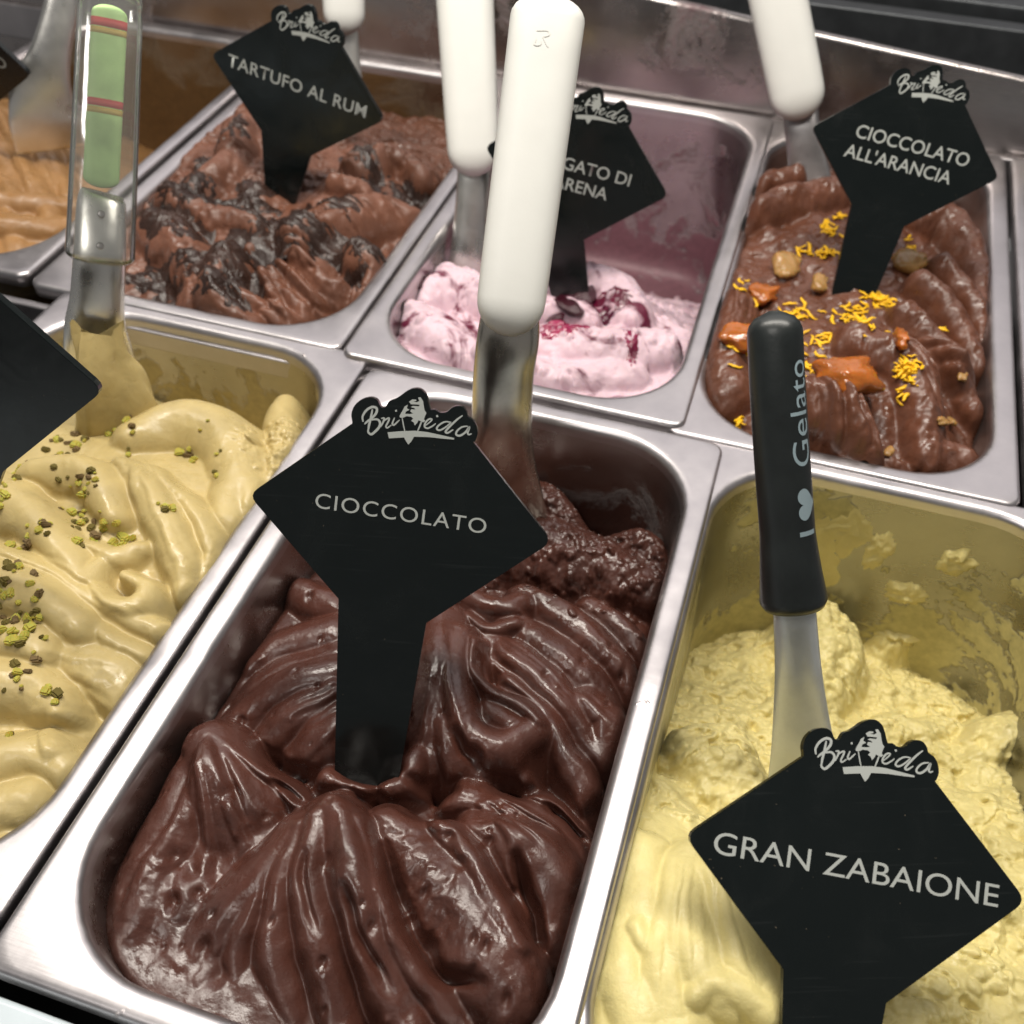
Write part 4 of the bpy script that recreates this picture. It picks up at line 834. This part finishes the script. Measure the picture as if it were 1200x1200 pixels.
cube_piece('candied_peel', (185.8,450.5,8), (16, 15, 8), M['peel_pale'], 'pale candied peel cube left of the plaque stem', 'candied peel', 'candied orange peel', 8, S_aran.H)
cube_piece('candied_peel', (204.2,439.5,9), (11, 9, 6), M['peel_pale'], 'whitish candied peel bit close by the plaque stem', 'candied peel', 'candied orange peel', 9, S_aran.H)
cube_piece('candied_peel', (250.2,480.6,6), (15, 17, 8), M['peel_pale'], 'pale candied peel cube right of the plaque stem', 'candied peel', 'candied orange peel', 10, S_aran.H)
for i, (p, l) in enumerate((((278.9,380.6,-3), 'pale peel bit low on the right flank of the zest gelato'), ((278.9,366.2,-5), 'tiny pale peel bit below another on the right flank'), ((250.4,328.7,-2), 'pale sliver of peel hanging at the front of the zest gelato'), ((271,346,-4), 'pale peel fleck by the smooth tongue at front right'))):
    cube_piece('candied_peel', p, (4, 6, 3), M['peel_pale'], l, 'candied peel', 'candied orange peel', 30+i, S_aran.H)

# draped patches: dark flakes on the milk chocolate gelato
def patch(name, p, rx, ry, ang, thick, m, surf, seed, rough=0.9):
    g = random.Random(seed); nr, na = 16, 72; V = []; F = []
    ph = [g.uniform(0, 6.28) for _ in range(4)]; ca, sa = math.cos(ang), math.sin(ang)
    def hz(x, y, t): return surf.H(x, y)+thick*math.sqrt(max(0, 1-t*t))*(1+rough*1.7*float(fbm(np.array(x/3.2), np.array(y/3.2), seed, 4, 0.65)))-0.9*t*t
    V.append((p[0], p[1], hz(p[0], p[1], 0)))
    for i in range(1, nr+1):
        t = i/nr
        for j in range(na):
            a = 2*math.pi*j/na
            k = 1+0.5*float(fbm(np.array(3+2.2*math.cos(a)), np.array(7+2.2*math.sin(a)), seed+9, 4, 0.7))+0.20*math.sin(2*a+ph[0])+0.22*math.sin(3*a+ph[1])+0.14*math.sin(5*a+ph[2])+0.10*math.sin(9*a+ph[3])
            ex, ey = rx*k*t*math.cos(a), ry*k*t*math.sin(a); x, y = p[0]+ex*ca-ey*sa, p[1]+ex*sa+ey*ca
            V.append((x, y, hz(x, y, t)))
    for j in range(na): F.append((0, 1+j, 1+(j+1) % na))
    for i in range(nr-1):
        for j in range(na):
            a = 1+i*na+j; b = 1+i*na+(j+1) % na; F.append((a, a+na, b+na, b))
    return mesh_np(name, V, F, m)
for i, (p, rx, ry, an, l) in enumerate((((-157.8,406.1,5), 22, 9, 0.1, 'wide dark flake smear at the upper left of the milk chocolate gelato'), ((-154.4,378,3), 13, 12, 0.4, 'dark flake patch at the left rim of the milk chocolate gelato'),
        ((-136.8,343.9,-2), 7, 16, 1.6, 'dark flake strip running down to the left front rim'), ((-107.4,352.9,3), 10, 9, 0.3, 'branching dark flake left of the combed ridges'), ((-94.9,336.8,-3), 7, 12, 0.2, 'dark flake drop at the front rim, under the branching flake'),
        ((-88.3,391,6), 25, 11, -0.3, 'largest dark flake mass below the rum plaque stem'), ((-84.6,416.6,6), 12, 9, 0.2, 'dark flake patch right of the rum plaque stem'), ((-82.8,487.5,6), 7, 13, 0.4, 'dark flake just under the right corner of the rum plaque'),
        ((-48.8,466.1,3), 11, 10, 0.9, 'round dark flake near the right wall of its pan'), ((-42.6,384.2,3), 10, 6, -0.4, 'dark flake to the right of the combed ridges'), ((-128.2,421.8,6), 12, 9, 0.5, 'dark flake patch left of the rum plaque stem'), ((-163,472.6,8), 6, 7, 0.5, 'small dark flake at the left edge of the rum plaque'),
        ((-174,451.7,6), 5, 3.5, 0.5, 'tiny dark flake beside the left wall of its pan'))):
    tag(patch('chocolate_flake', p, rx*1.75, ry*1.95, an, 1.5, M['flake'], S_tart, 10+i), l, 'chocolate flake', 'dark flakes on the milk chocolate gelato')
# cherries and syrup
for i, (p, r, l) in enumerate((((77.2,394.6,-6), (11, 8, 4), 'dark cherry at the foot of the cherry plaque'), ((79.2,428.1,-8), (14, 7, 4), 'long dark cherry beside the plaque stem'), ((-24.2,471.5,-26), (9, 12, 17), 'dark cherry heap by the left wall of the pan'),
        ((-9.9,394.3,-10), (5, 9, 4), 'dark cherry half sunk in the left of the pink gelato'), ((73.1,378.4,-6), (7, 6, 4), 'dark cherry under the white spatula handle'))):
    tag(lump('cherry', (p[0], p[1], max(S_amar.H(p[0], p[1])-0.8, p[2] if i == 2 else -99)), r, M['cherry'], 40+i, sub=3, jag=0.18), l, 'cherry', 'cherries in the pink gelato')
for i, (p, rx, ry, an, l) in enumerate((((96.3,418.8,-8), 16, 7, -0.3, 'dark red syrup streak right of the cherry plaque stem'), ((84.8,406.2,-8), 17, 9, 0.5, 'purple syrup pool at the foot of the cherry plaque'), ((80.7,367.6,-5), 18, 8, 0.2, 'bright red syrup pool below the white handle'), ((117.1,368.4,-5), 4, 15, 0.3, 'thin red syrup line on the right of the pink gelato'))):
    tag(patch('cherry_syrup', p, rx, ry, an, 0.7, plain('cherry_syrup_%d' % i, ((0.10, 0.006, 0.025), (0.05, 0.004, 0.016), (0.24, 0.014, 0.06), (0.20, 0.012, 0.05))[i], 0.16, 0.6, var=0.5), S_amar, 60+i), l, 'syrup', 'cherry syrup on the pink gelato')

# ------------------------------------------------------------------ plaques
def text_mesh(s, size, stretch, name, bold=0.0, spacing=1.0):
    c = bpy.data.curves.new(name, 'FONT'); c.body = s; c.size = size; c.align_x = 'CENTER'; c.align_y = 'CENTER'; c.offset = bold; c.space_character = spacing
    c.space_line = 0.8; c.resolution_u = 6
    o = bpy.data.objects.new(name, c); col.objects.link(o); bpy.context.view_layer.update()
    me = bpy.data.meshes.new_from_object(o.evaluated_get(bpy.context.evaluated_depsgraph_get()))
    bpy.data.objects.remove(o); bpy.data.curves.remove(c)
    for v in me.vertices: v.co.x *= stretch
    return me

# emblem drawn on a 1200 x 667 sheet, y down, then laid out in millimetres on the plaque
def sheet(pts): return [((x/6.667+940-1003)/3.88, -(y/6.667+830-1017)/3.88) for x, y in pts]
def unroll(pts, a=-10.6):
    c, s_ = math.cos(math.radians(a)), math.sin(math.radians(a)); return [(x*c+y*s_, -x*s_+y*c) for x, y in pts]
def lay(pts): return unroll(sheet(pts), -10.6)
STROKES = [
    ([(150, 372), (150, 330), (185, 280), (235, 252), (275, 262), (272, 300), (238, 340), (185, 378), (165, 395)], 26),
    ([(238, 275), (222, 340), (200, 410), (192, 450)], 24),
    ([(225, 362), (275, 360), (298, 390), (285, 430), (250, 465), (215, 488), (190, 470), (192, 440)], 26),
    ([(312, 352), (335, 352), (325, 385), (302, 425)], 18),
    ([(318, 392), (345, 365), (378, 352), (372, 378), (348, 420), (358, 436), (392, 415)], 18),
    ([(425, 352), (405, 398), (418, 412), (466, 372)], 18),
    ([(440, 288), (446, 292)], 26),
    ([(492, 352), (500, 420), (508, 470)], 13), ([(660, 385), (640, 430), (620, 470)], 16),
    ([(690, 425), (735, 392), (748, 372), (722, 372), (692, 400), (682, 435), (708, 450), (750, 432), (778, 412)], 18),
    ([(792, 345), (800, 349)], 26),
    ([(912, 404), (862, 398), (812, 422), (786, 455), (812, 470), (862, 446), (910, 408)], 19),
    ([(1012, 350), (962, 385), (900, 440), (862, 482), (880, 495), (925, 470)], 22),
    ([(1052, 442), (1005, 448), (962, 480), (952, 512), (985, 522), (1035, 492), (1070, 448), (1052, 500), (1062, 515), (1082, 510)], 22),
]
SOLIDS = [[(470, 338), (480, 318), (500, 290), (520, 255), (548, 240), (538, 270), (560, 285), (528, 300), (520, 318), (560, 322), (590, 318), (565, 300), (575, 280), (612, 285), (600, 270), (570, 262), (592, 252), (640, 258),
           (652, 245), (612, 240), (575, 238), (560, 215), (590, 196), (625, 200), (622, 212), (595, 214), (625, 222), (650, 212), (640, 182), (662, 180), (682, 215), (686, 262), (690, 292), (705, 318), (690, 345), (680, 372), (692, 384), (672, 398),
           (655, 388), (632, 378), (620, 400), (598, 422), (590, 396), (568, 380), (588, 362), (570, 345), (530, 340), (500, 352), (474, 350)],
          [(358, 475), (480, 468), (600, 468), (700, 482), (820, 512), (935, 542), (930, 555), (840, 545), (720, 528), (585, 520), (560, 560), (532, 588), (515, 560), (498, 524), (366, 528)]]
BACK = [(40, 400), (55, 385), (52, 310), (85, 235), (150, 185), (230, 170), (285, 195), (312, 255), (352, 258), (385, 210), (440, 190), (485, 165), (545, 125), (600, 105), (655, 108), (700, 145), (722, 205), (738, 288), (775, 290), (820, 318), (880, 315),
        (925, 280), (975, 265), (1025, 280), (1055, 325), (1062, 362), (1105, 395), (1132, 450), (1135, 520), (1112, 575), (1098, 585)]

def ribbon(P, wid, z):
    P = catmull(P, 40); n = len(P); V = []; F = []
    for i in range(n):
        t = P[min(i+1, n-1)]-P[max(i-1, 0)]; t /= np.linalg.norm(t)+1e-9; q = np.array((-t[1], t[0]))
        e = wid*0.5*(0.45+0.55*math.sin(math.pi*min(1, (i+0.6)/n*1.0))**0.5)
        V += [(*(P[i]+q*e), z), (*(P[i]-q*e), z)]
    for i in range(n-1): F.append((2*i, 2*i+1, 2*i+3, 2*i+2))
    for c, d in ((0, -1), (n-1, 1)):                      # round ends
        t = (P[1]-P[0]) if d < 0 else (P[-1]-P[-2]); t = t/np.linalg.norm(t)*d; q = np.array((-t[1], t[0])); e = np.linalg.norm(np.array(V[2*c][:2])-P[c]); k0 = len(V)
        for k in range(9):
            a = math.pi*k/8-math.pi/2; V.append((*(P[c]+t*e*math.cos(a)+q*e*math.sin(a)), z))
        F.append(tuple(range(k0, k0+9)))
    return V, F

def arc_corner(p, a, b, r, n=5):
    """rounded corner at p between neighbours a and b"""
    p, a, b = map(np.array, (p, a, b)); u = (a-p)/np.linalg.norm(a-p); v = (b-p)/np.linalg.norm(b-p)
    return [tuple((1-t)**2*(p+u*r)+2*t*(1-t)*p+t*t*(p+v*r)) for t in np.linspace(0, 1, n)]

def plaque(label, L, R, base, lines, size, stretch, ty, diag=105.0, stem_w=(33, 22), bold=0.0, spacing=1.0, tx=0.0, stem_len=None, lean=None, leading=1.35):
    L, R, B = (np.array(v, float) for v in (L, R, base)); c = (L+R)/2; x = (R-L); sc = np.linalg.norm(x)/diag; x /= np.linalg.norm(x)
    up = c-B; up -= x*(up@x); up /= np.linalg.norm(up)
    nrm = np.cross(x, up)
    e = empty('flavour_plaque', B)
    tag(e, label, 'sign', 'black flavour plaques')
    M4 = Matrix(((x[0], up[0], nrm[0], c[0]*MM), (x[1], up[1], nrm[1], c[1]*MM), (x[2], up[2], nrm[2], c[2]*MM), (0, 0, 0, 1)))
    S4 = Matrix.Scale(MM*sc, 4)
    d = diag/2; hv = d*0.93
    # where the stem centre line meets the plate, and where its foot is
    foot = np.array([(B-c)@x, (B-c)@up])/sc
    kL = (-0.34*d, -hv*0.66); kR = (0.26*d, -hv*0.74)
    fdir = foot-np.array((-0.04*d, -hv*0.7)); fdir /= np.linalg.norm(fdir); foot = foot+fdir*14
    fn = np.array((-fdir[1], fdir[0])); fl, fr = foot-fn*stem_w[1]/2, foot+fn*stem_w[1]/2
    back = lay(BACK)
    out = []
    out += arc_corner((-d, 0), kL, back[0], 4)
    out += [tuple(p) for p in catmull(back, 90)]
    out += arc_corner((d, 0), back[-1], kR, 4)
    out += [kR, tuple(fr), tuple(fl), kL]
    # extrude 3 mm with a small bevel
    bm = bmesh.new(); vs = [bm.verts.new((p[0], p[1], 0)) for p in out]; f = bm.faces.new(vs)
    bm.normal_update()
    if f.normal.z < 0: f.normal_flip()
    r = bmesh.ops.extrude_face_region(bm, geom=[f]); top = [v for v in r['geom'] if isinstance(v, bmesh.types.BMVert)]
    for v in vs: v.co.z = -3.0
    tf = [q for q in r['geom'] if isinstance(q, bmesh.types.BMFace)]
    bmesh.ops.recalc_face_normals(bm, faces=bm.faces[:])
    edges = [ed for ed in bm.edges if all(abs(v.co.z) < 1e-6 for v in ed.verts)]
    bmesh.ops.bevel(bm, geom=edges, offset=0.35, segments=2, affect='EDGES', clamp_overlap=True)
    bmesh.ops.triangulate(bm, faces=[q for q in bm.faces if len(q.verts) > 4])
    me = bpy.data.meshes.new('plate'); bm.to_mesh(me); bm.free(); me.materials.append(M['acrylic'])
    def child(name, me_):
        me_.transform(M4 @ S4); o = bpy.data.objects.new(name, me_); col.objects.link(o); o.parent = e; o.matrix_parent_inverse = e.matrix_world.inverted(); return o
    child('plate', me)
    V = []; F = []
    for i, (pts, wd) in enumerate(STROKES):
        v, f = ribbon(lay(pts), wd*0.84/6.667/3.88, 0.12+0.004*i); k = len(V); V += v; F += [tuple(a+k for a in q) for q in f]
    me = bpy.data.meshes.new('emblem'); me.from_pydata(V, [], F)
    bm = bmesh.new(); bm.from_mesh(me)
    for i, sol in enumerate(SOLIDS):
        ff = bm.faces.new([bm.verts.new((*p, 0.20+0.01*i)) for p in lay(sol)])
    bm.normal_update(); bmesh.ops.triangulate(bm, faces=[q for q in bm.faces if len(q.verts) > 9])
    bm.normal_update()
    for q in bm.faces:
        if q.normal.z < 0: q.normal_flip()
    bm.to_mesh(me); bm.free(); me.materials.append(M['print'])
    child('emblem', me)
    for i, ln in enumerate(lines):
        t = text_mesh(ln, size, stretch, 'lettering', bold, spacing)
        for v in t.vertices: v.co.x += tx if not isinstance(tx, tuple) else tx[i]; v.co.y += ty-i*size*leading*0.72*1.15; v.co.z = 0.13
        t.materials.append(M['print']); child('lettering', t)
    return e

plaque('black diamond plaque reading CIOCCOLATO in the dark chocolate gelato', *[(27.8,144.4,69.4),(129.1,164,60.4)], (81.1,102.2,-15), ['CIOCCOLATO'], 7.6, 1.10, 1.5, spacing=1.12)
plaque('black diamond plaque reading GRAN ZABAIONE at lower right', *[(193.1,91.4,26.9),(295.9,108.6,15.4)], (247.7,50.3,-10), ['GRAN ZABAIONE'], 9.4, 1.18, -0.5, bold=0.0, stem_w=(33, 24))
plaque('black diamond plaque reading TARTUFO AL RUM in milk chocolate gelato', *[(-150.5,445.3,73.8),(-49.3,448.9,50.3)], (-113.8,437.5,6), ['TARTUFO AL RUM'], 10.0, 0.98, 0.5, bold=0.06, stem_w=(30, 18), spacing=1.05)
plaque('black diamond plaque half hidden by the white handle in cherry gelato', *[(16.2,431.3,54.1),(115.9,442.4,37.8)], (68.4,423.1,-14), ['VARIEGATO DI', 'AMARENA'], 9.6, 1.0, 2.5, bold=0.04, tx=(-1.5, -2.5))
plaque("black diamond plaque reading CIOCCOLATO ALL'ARANCIA at upper right", *[(180.6,464.5,76.7),(277.9,475.1,60.6)], (222.6,437.3,8), ['CIOCCOLATO', "ALL'ARANCIA"], 9.6, 1.0, 4.0, bold=0.06, tx=(2.5, -1.5))
plaque('black plaque cut off by the left edge, stuck in pistachio gelato', *[(-129.3,127.8,102.7),(-23.9,150.8,95.8)], (-103.9,110.8,8), [], 9, 1, 0)
plaque('small black plaque tip with a letter O in the top left corner', *[(-356.2,402,75),(-251.8,415.4,59.6)], (-341.5,411.7,4), ['O'], 9.6, 1.0, 3.0, tx=35.5, bold=0.06)

# ------------------------------------------------------------------ spatulas
def loft(name, secs, m, parent=None, seg=36, cap=True):
    """secs: list of (centre, side vector, thickness vector, exponent); superellipse sections"""
    V = []; F = []
    for c, a, b, ex in secs:
        c, a, b = np.array(c, float), np.array(a, float), np.array(b, float)
        for k in range(seg):
            t = 2*math.pi*k/seg; ct, st_ = math.cos(t), math.sin(t)
            V.append(c+a*math.copysign(abs(ct)**(2/ex), ct)+b*math.copysign(abs(st_)**(2/ex), st_))
    n = len(secs)
    for i in range(n-1):
        for k in range(seg): F.append((i*seg+k, i*seg+(k+1) % seg, (i+1)*seg+(k+1) % seg, (i+1)*seg+k))
    if cap: F += [tuple(range(seg-1, -1, -1)), tuple((n-1)*seg+k for k in range(seg))]
    o = mesh_np(name, V, F, m, parent)
    bm = bmesh.new(); bm.from_mesh(o.data); bmesh.ops.recalc_face_normals(bm, faces=bm.faces[:]); bm.to_mesh(o.data); bm.free()
    return o

def axes(A, B, side=None):
    A, B = np.array(A, float), np.array(B, float); d = (B-A)/np.linalg.norm(B-A)
    view = (A+B)/2-CP; sd = np.cross(d, view) if side is None else np.array(side, float)
    sd = sd-d*(sd@d); sd /= np.linalg.norm(sd); th = np.cross(sd, d)
    return A, B, d, sd, th

def rounded_handle(name, A, B, wA, wB, tA, tB, m, parent, capA=10, capB=14, ex=2.4, side=None):
    A, B, d, sd, th = axes(A, B, side); L = np.linalg.norm(B-A); secs = []
    for k in range(8):
        u = capA*(k/7.0)**1.6; r = math.sqrt(max(0.02, 1-(1-u/capA)**2))
        secs.append((A+d*u, sd*wA/2*r, th*tA/2*r, ex))
    for k in range(1, 9):
        t = k/9; u = capA+(L-capA-capB)*t; w_ = wA+(wB-wA)*u/L; t_ = tA+(tB-tA)*u/L; secs.append((A+d*u, sd*w_/2, th*t_/2, ex))
    for k in range(8):
        q = 1-(1-k/7.0)**1.6; u = L-capB+capB*q; r = math.sqrt(max(0.02, 1-q*q))
        secs.append((A+d*u, sd*wB/2*r, th*tB/2*r, ex))
    return loft(name, secs, m, parent)

def blade(name, pts, m, parent, side=None, seg=36):
    """pts: (x,y,z,width,thickness)"""
    P = catmull(pts, 40); secs = []
    for i in range(len(P)):
        a = P[max(i-1, 0)][:3]; b = P[min(i+1, len(P)-1)][:3]; _, _, d, sd, th = axes(a, b, side)
        secs.append((P[i][:3], sd*P[i][3]/2, th*P[i][4]/2, 2.3))
    return loft(name, secs, m, parent, seg)

# white handled spatula in the dark chocolate
e = empty('gelato_spatula', (90.4,256.2,-30)); tag(e, 'white handled steel spatula standing in the dark chocolate gelato', 'spatula', 'gelato spatulas')
hnd = rounded_handle('handle', *[(74.8,334.1,170.6),(84.7,253.1,72)], 28.5, 27.0, 20, 19, M['white_plastic'], e, 9, 14, 3.0)
blade('blade', [(81.5,269.4,82.3,20,9),(83.7,258.9,69.3,24.8,9),(83.8,252.5,52.5,24.8,8.5),(85.2,246.5,30,25.5,8),(87.4,245.6,6.6,27,6),(90.6,246.9,-20.6,31,3.5),(94,246.7,-54.9,34,2)], M['steel_warm'], e)
def mark(e, A, s_, th, sd, pts_list, wd, m, name):
    V = []; F = []
    for pts in pts_list:
        v, f = ribbon(pts, wd, 0); k = len(V); V += [tuple(np.array(A)+np.array(sd)*p[0]+np.array(s_)*p[1]+np.array(th)*p[2]) for p in v]; F += [tuple(a+k for a in q) for q in f]
    return mesh_np(name, V, F, m, e)
def handle_mark():
    A, B, d, sd, th = axes(*[(74.8,334.1,170.6),(84.7,253.1,72)]); toward = CP-(A+B)/2; tw = th if th@toward > 0 else -th; rt = sd if sd@np.array(RIGHT) > 0 else -sd
    c = A+d*18.5+tw*10.12
    mark(hnd, c-rt*1.0, -d, tw, rt, [[(-2.4, 2.6), (1.6, 3.0), (2.2, 1.6), (0.2, 0.6)], [(0.2, 0.6), (2.4, -2.6)], [(-2.4, -0.2), (-2.6, -2.4), (-0.6, -2.2), (-0.4, -0.6)]], 0.55, M['white_plastic'], 'stamp')
handle_mark()

# white handled spatula in the cherry gelato
e = empty('gelato_spatula', (1.5,446,-25)); tag(e, 'white handled spatula in the pink cherry gelato, behind the front one', 'spatula', 'gelato spatulas')
rounded_handle('handle', *[(-27.9,522.4,132.3),(4.8,447,27.3)], 33, 29, 20, 18, M['white_plastic'], e, 9, 14, 3.0)
blade('blade', [(0.1,461,33.1,20,8),(2.4,452.6,22,19,8),(4.2,442,0.8,20,7),(5.7,430.8,-20.8,22,5),(7.4,421.8,-44.6,26,3)], M['steel_pol'], e)
# white handled spatula in the orange chocolate
e = empty('gelato_spatula', (187.3,562.6,-4)); tag(e, 'white handled spatula at upper right, standing behind the orange chocolate plaque', 'spatula', 'gelato spatulas')
rounded_handle('handle', *[(120.8,614.8,135.8),(174.3,562.7,35.5)], 34, 32, 21, 20, M['white_plastic'], e, 9, 16, 2.8)
blade('blade', [(168.6,581,42.6,21,8),(175.4,569.2,27.4,21,8),(183.2,561.6,10.1,23,6),(191.1,553.8,-7.4,27,4),(198.3,547.3,-26.3,30,3)], M['steel_dark'], e)
# white handle behind the rum plaque
e = empty('gelato_spatula', (-118.2,550.4,0)); tag(e, 'white spatula handle just showing above the rum plaque', 'spatula', 'gelato spatulas')
rounded_handle('handle', *[(-118.5,567,141.8),(-104.1,522.4,62.8)], 27, 25, 18, 17, M['white_plastic'], e, 9, 12, 2.8)
blade('blade', [(-110.2,536,67.2,16,7),(-106.3,525.7,45.7,17,6),(-101.2,513.1,19.2,20,3)], M['steel_pol'], e)

# black handled spatula in the custard
e = empty('gelato_spatula', (235.5,172.9,-50)); tag(e, 'black rubber handled spatula printed with a heart, in the yellow custard gelato', 'spatula', 'gelato spatulas')
def black_handle():
    ctr = catmull([(182.4,223.4,126.6,0),(188.9,210.9,108,0),(197.2,197.9,84.3,0),(205.4,186.8,61,0),(212.2,178.6,42.1,0)], 44); L = len(ctr); secs = []
    for i in range(L):
        t = i/(L-1); a = ctr[max(i-1, 0)][:3]; b = ctr[min(i+1, L-1)][:3]; _, _, d, sd, th = axes(a, b)
        wd = 17.4+1.2*t+(4.6*max(0, (t-0.70)/0.30)**1.1)
        q = i*98.0/(L-1); r = math.sqrt(max(0.03, 1-(1-min(1, q/7.5))**2))
        if t > 0.985: r *= 0.9
        secs.append((ctr[i][:3], sd*wd/2*r, th*wd*0.45*r, 2.2))
    hd = loft('handle', secs, M['black_plastic'], e, 40)
    # printed words run up the right flank
    A, B, d, sd, th = axes(ctr[8][:3], ctr[32][:3]); tw = th if th@(CP-A) > 0 else -th; rt = sd if sd@np.array(RIGHT) > 0 else -sd
    def wrap(me, u0, name, m, rot=True):
        """u along handle from its lower end, v around it"""
        for v in me.vertices:
            u, w_ = v.co.x+u0, v.co.y
            i = (1-u/98.0)*(L-1); i = max(0, min(L-2, i)); k = int(i); f = i-k
            c = ctr[k][:3]*(1-f)+ctr[k+1][:3]*f; t = i/(L-1); wd = 17.4+1.2*t+(4.6*max(0, (t-0.70)/0.30)**1.1)
            ang = math.radians(47)-w_/(wd*0.5)
            rx, ry = wd/2+0.1, wd*0.45+0.1; sn, cs = math.sin(ang), math.cos(ang)
            p = c+rt*rx*math.copysign(abs(sn)**(2/2.2), sn)+tw*ry*math.copysign(abs(cs)**(2/2.2), cs)
            v.co = Vector(p)*MM
        o = bpy.data.objects.new(name, me); col.objects.link(o); me.materials.append(m); o.parent = hd; o.matrix_parent_inverse = hd.matrix_world.inverted()
    def dense(me):
        bm = bmesh.new(); bm.from_mesh(me); bmesh.ops.triangulate(bm, faces=bm.faces[:]); bmesh.ops.subdivide_edges(bm, edges=[q for q in bm.edges if q.calc_length() > 0.8], cuts=2); bmesh.ops.triangulate(bm, faces=bm.faces[:]); bm.to_mesh(me); bm.free(); return me
    wrap(dense(text_mesh('Gelato', 10.6, 1.08, 'lettering')), 66, 'lettering', M['heartprint'])
    wrap(dense(text_mesh('I', 9.5, 1.3, 'lettering', 0.12)), 30.5, 'lettering', M['heartprint'])
    hp = []
    for k in range(48):
        t = 2*math.pi*k/48; x = 16*math.sin(t)**3; y = 13*math.cos(t)-5*math.cos(2*t)-2*math.cos(3*t)-math.cos(4*t); hp.append((x*0.30, y*0.30))
    me = bpy.data.meshes.new('heart'); bm = bmesh.new(); c0 = bm.verts.new((0, 0.3, 0)); rings_ = []
    for s_ in (0.33, 0.66, 1.0): rings_.append([bm.verts.new((x*s_, 0.3+(y-0.3)*s_, 0)) for x, y in hp])
    for k in range(48):
        bm.faces.new((c0, rings_[0][k], rings_[0][(k+1) % 48]))
        for a, b in ((0, 1), (1, 2)): bm.faces.new((rings_[a][k], rings_[b][k], rings_[b][(k+1) % 48], rings_[a][(k+1) % 48]))
    bm.to_mesh(me); bm.free()
    wrap(me, 39.5, 'heart', M['heartprint'])
black_handle()
blade('blade', [(210.1,186.9,44.7,14,8),(213.4,180.7,36.7,14.5,8),(219.7,172.2,17.7,16,7.5),(225,167,0.5,19,6),(230.5,161.2,-17.2,23,4),(235.9,156,-37.2,27,3),(243.6,146.7,-64.2,29,2)], M['steel_cool'], e)

# clear handled spatula, left
e = empty('gelato_spatula', (-141.9,282.3,-12)); tag(e, 'steel spatula with clear handle and green insert in the pistachio gelato', 'spatula', 'gelato spatulas')
h = rounded_handle('handle', *[(-114.1,327.1,156.4),(-101.3,253.8,64.1)], 25.5, 28.5, 16, 17, M['clear'], e, 9, 5, 3.2)
A0, B0, d0, sd0, th0 = axes(*[(-114.1,327.1,156.4),(-101.3,253.8,64.1)])
ins = rounded_handle('insert', *[(-112.3,319.3,148.7),(-104.9,272.9,90.7)], 14.2, 14.6, 4.5, 4.5, M['green_label'], e, 4, 4, 3.0)
for (ya, yb, mm_) in ((23, 33, 'red_band'), (34, 41, 'yellow_band'), (116, 125, 'red_band'), (126, 133, 'yellow_band')):
    pa, pb = np.array((-112.3,319.3,148.7)), np.array((-104.9,272.9,90.7)); f = lambda y: (y-6)/214
    qa, qb = pa+(pb-pa)*f(ya), pa+(pb-pa)*f(yb)
    loft('band', [(qa, sd0*7.25, th0*2.42, 3.0), (qb, sd0*7.25, th0*2.42, 3.0)], M[mm_], ins)
cbl = blade('blade', [(-106.6,275.5,86.6,17,4),(-106.1,271.7,83,20,8),(-102.4,256.9,67.2,21.5,10),(-102.9,247.9,50.8,22.5,9),(-104.4,242.6,38.1,26,6),(-104.7,239,23.9,30,3.5),(-105.2,233.7,2.6,32,2)], M['steel_pol'], e)
for py in (253, 290):
    p = np.array((-101.1,260.2,78.1)); A, B, d, sd, th = axes(*[(-105.5,271,83.6),(-102.4,256.9,67.2)]); tw = th if th@(CP-A) > 0 else -th
    c = A+(B-A)*((py-240)/60)+tw*4.9
    loft('rivet', [(c-tw*0.6, sd*1.6, d*1.6, 2), (c+tw*0.15, sd*1.6, d*1.6, 2), (c+tw*0.4, sd*1.1, d*1.1, 2)], M['steel_dark'], cbl)
# gelato smeared round the foot of that blade
def collar():
    V = []; F = []; pts = catmull([(-98.2,236.2,44.4,0),(-97.7,232,30.8,0),(-96.3,230.5,16.7,0),(-96,229.1,-6.8,0),(-99.3,229.5,-33.1,0)], 36); n = len(pts); seg = 48
    for i in range(n):
        a = pts[max(i-1, 0)][:3]; b = pts[min(i+1, n-1)][:3]; _, _, d, sd, th = axes(a, b); t = i/(n-1)
        for k in range(seg):
            q = 2*math.pi*k/seg; c, s_ = math.cos(q), math.sin(q)
            rr = 1+0.55*float(fbm(np.array(2+1.1*c+t*1.3), np.array(5+1.1*s_-t*0.9), 5, 3))+0.10*math.sin(3*q+t*5)
            V.append(pts[i][:3]+sd*c*(12.0+12*t*t)*rr+th*s_*(2.2+12*t)*rr-d*3.0*math.sin(q*2+1)-d*5*float(vnoise(np.array(1+1.6*c), np.array(1+1.6*s_), 8))*(1-t))
    for i in range(n-1):
        for k in range(seg): F.append((i*seg+k, i*seg+(k+1) % seg, (i+1)*seg+(k+1) % seg, (i+1)*seg+k))
    return mesh_np('gelato_smear', V, F, M['pist'], e)
collar()

# bare steel spatula, top left
e = empty('gelato_spatula', (-286.5,464.2,0)); tag(e, 'bare steel spatula in the caramel gelato at the top left', 'spatula', 'gelato spatulas')
blade('blade', [(-250.6,476.3,107.9,19,8),(-251.9,460.1,85.2,19,8),(-257.5,444.2,61.1,22,8),(-262.9,433.5,41.8,34,6),(-263,430.1,24.9,44,4),(-263.7,429.9,5.7,46,2.5)], M['steel_pol'], e)
rounded_handle('handle', *[(-242.9,515.4,182.9),(-246.9,467.7,101.8)], 28, 26, 18, 18, M['white_plastic'], e, 9, 12)
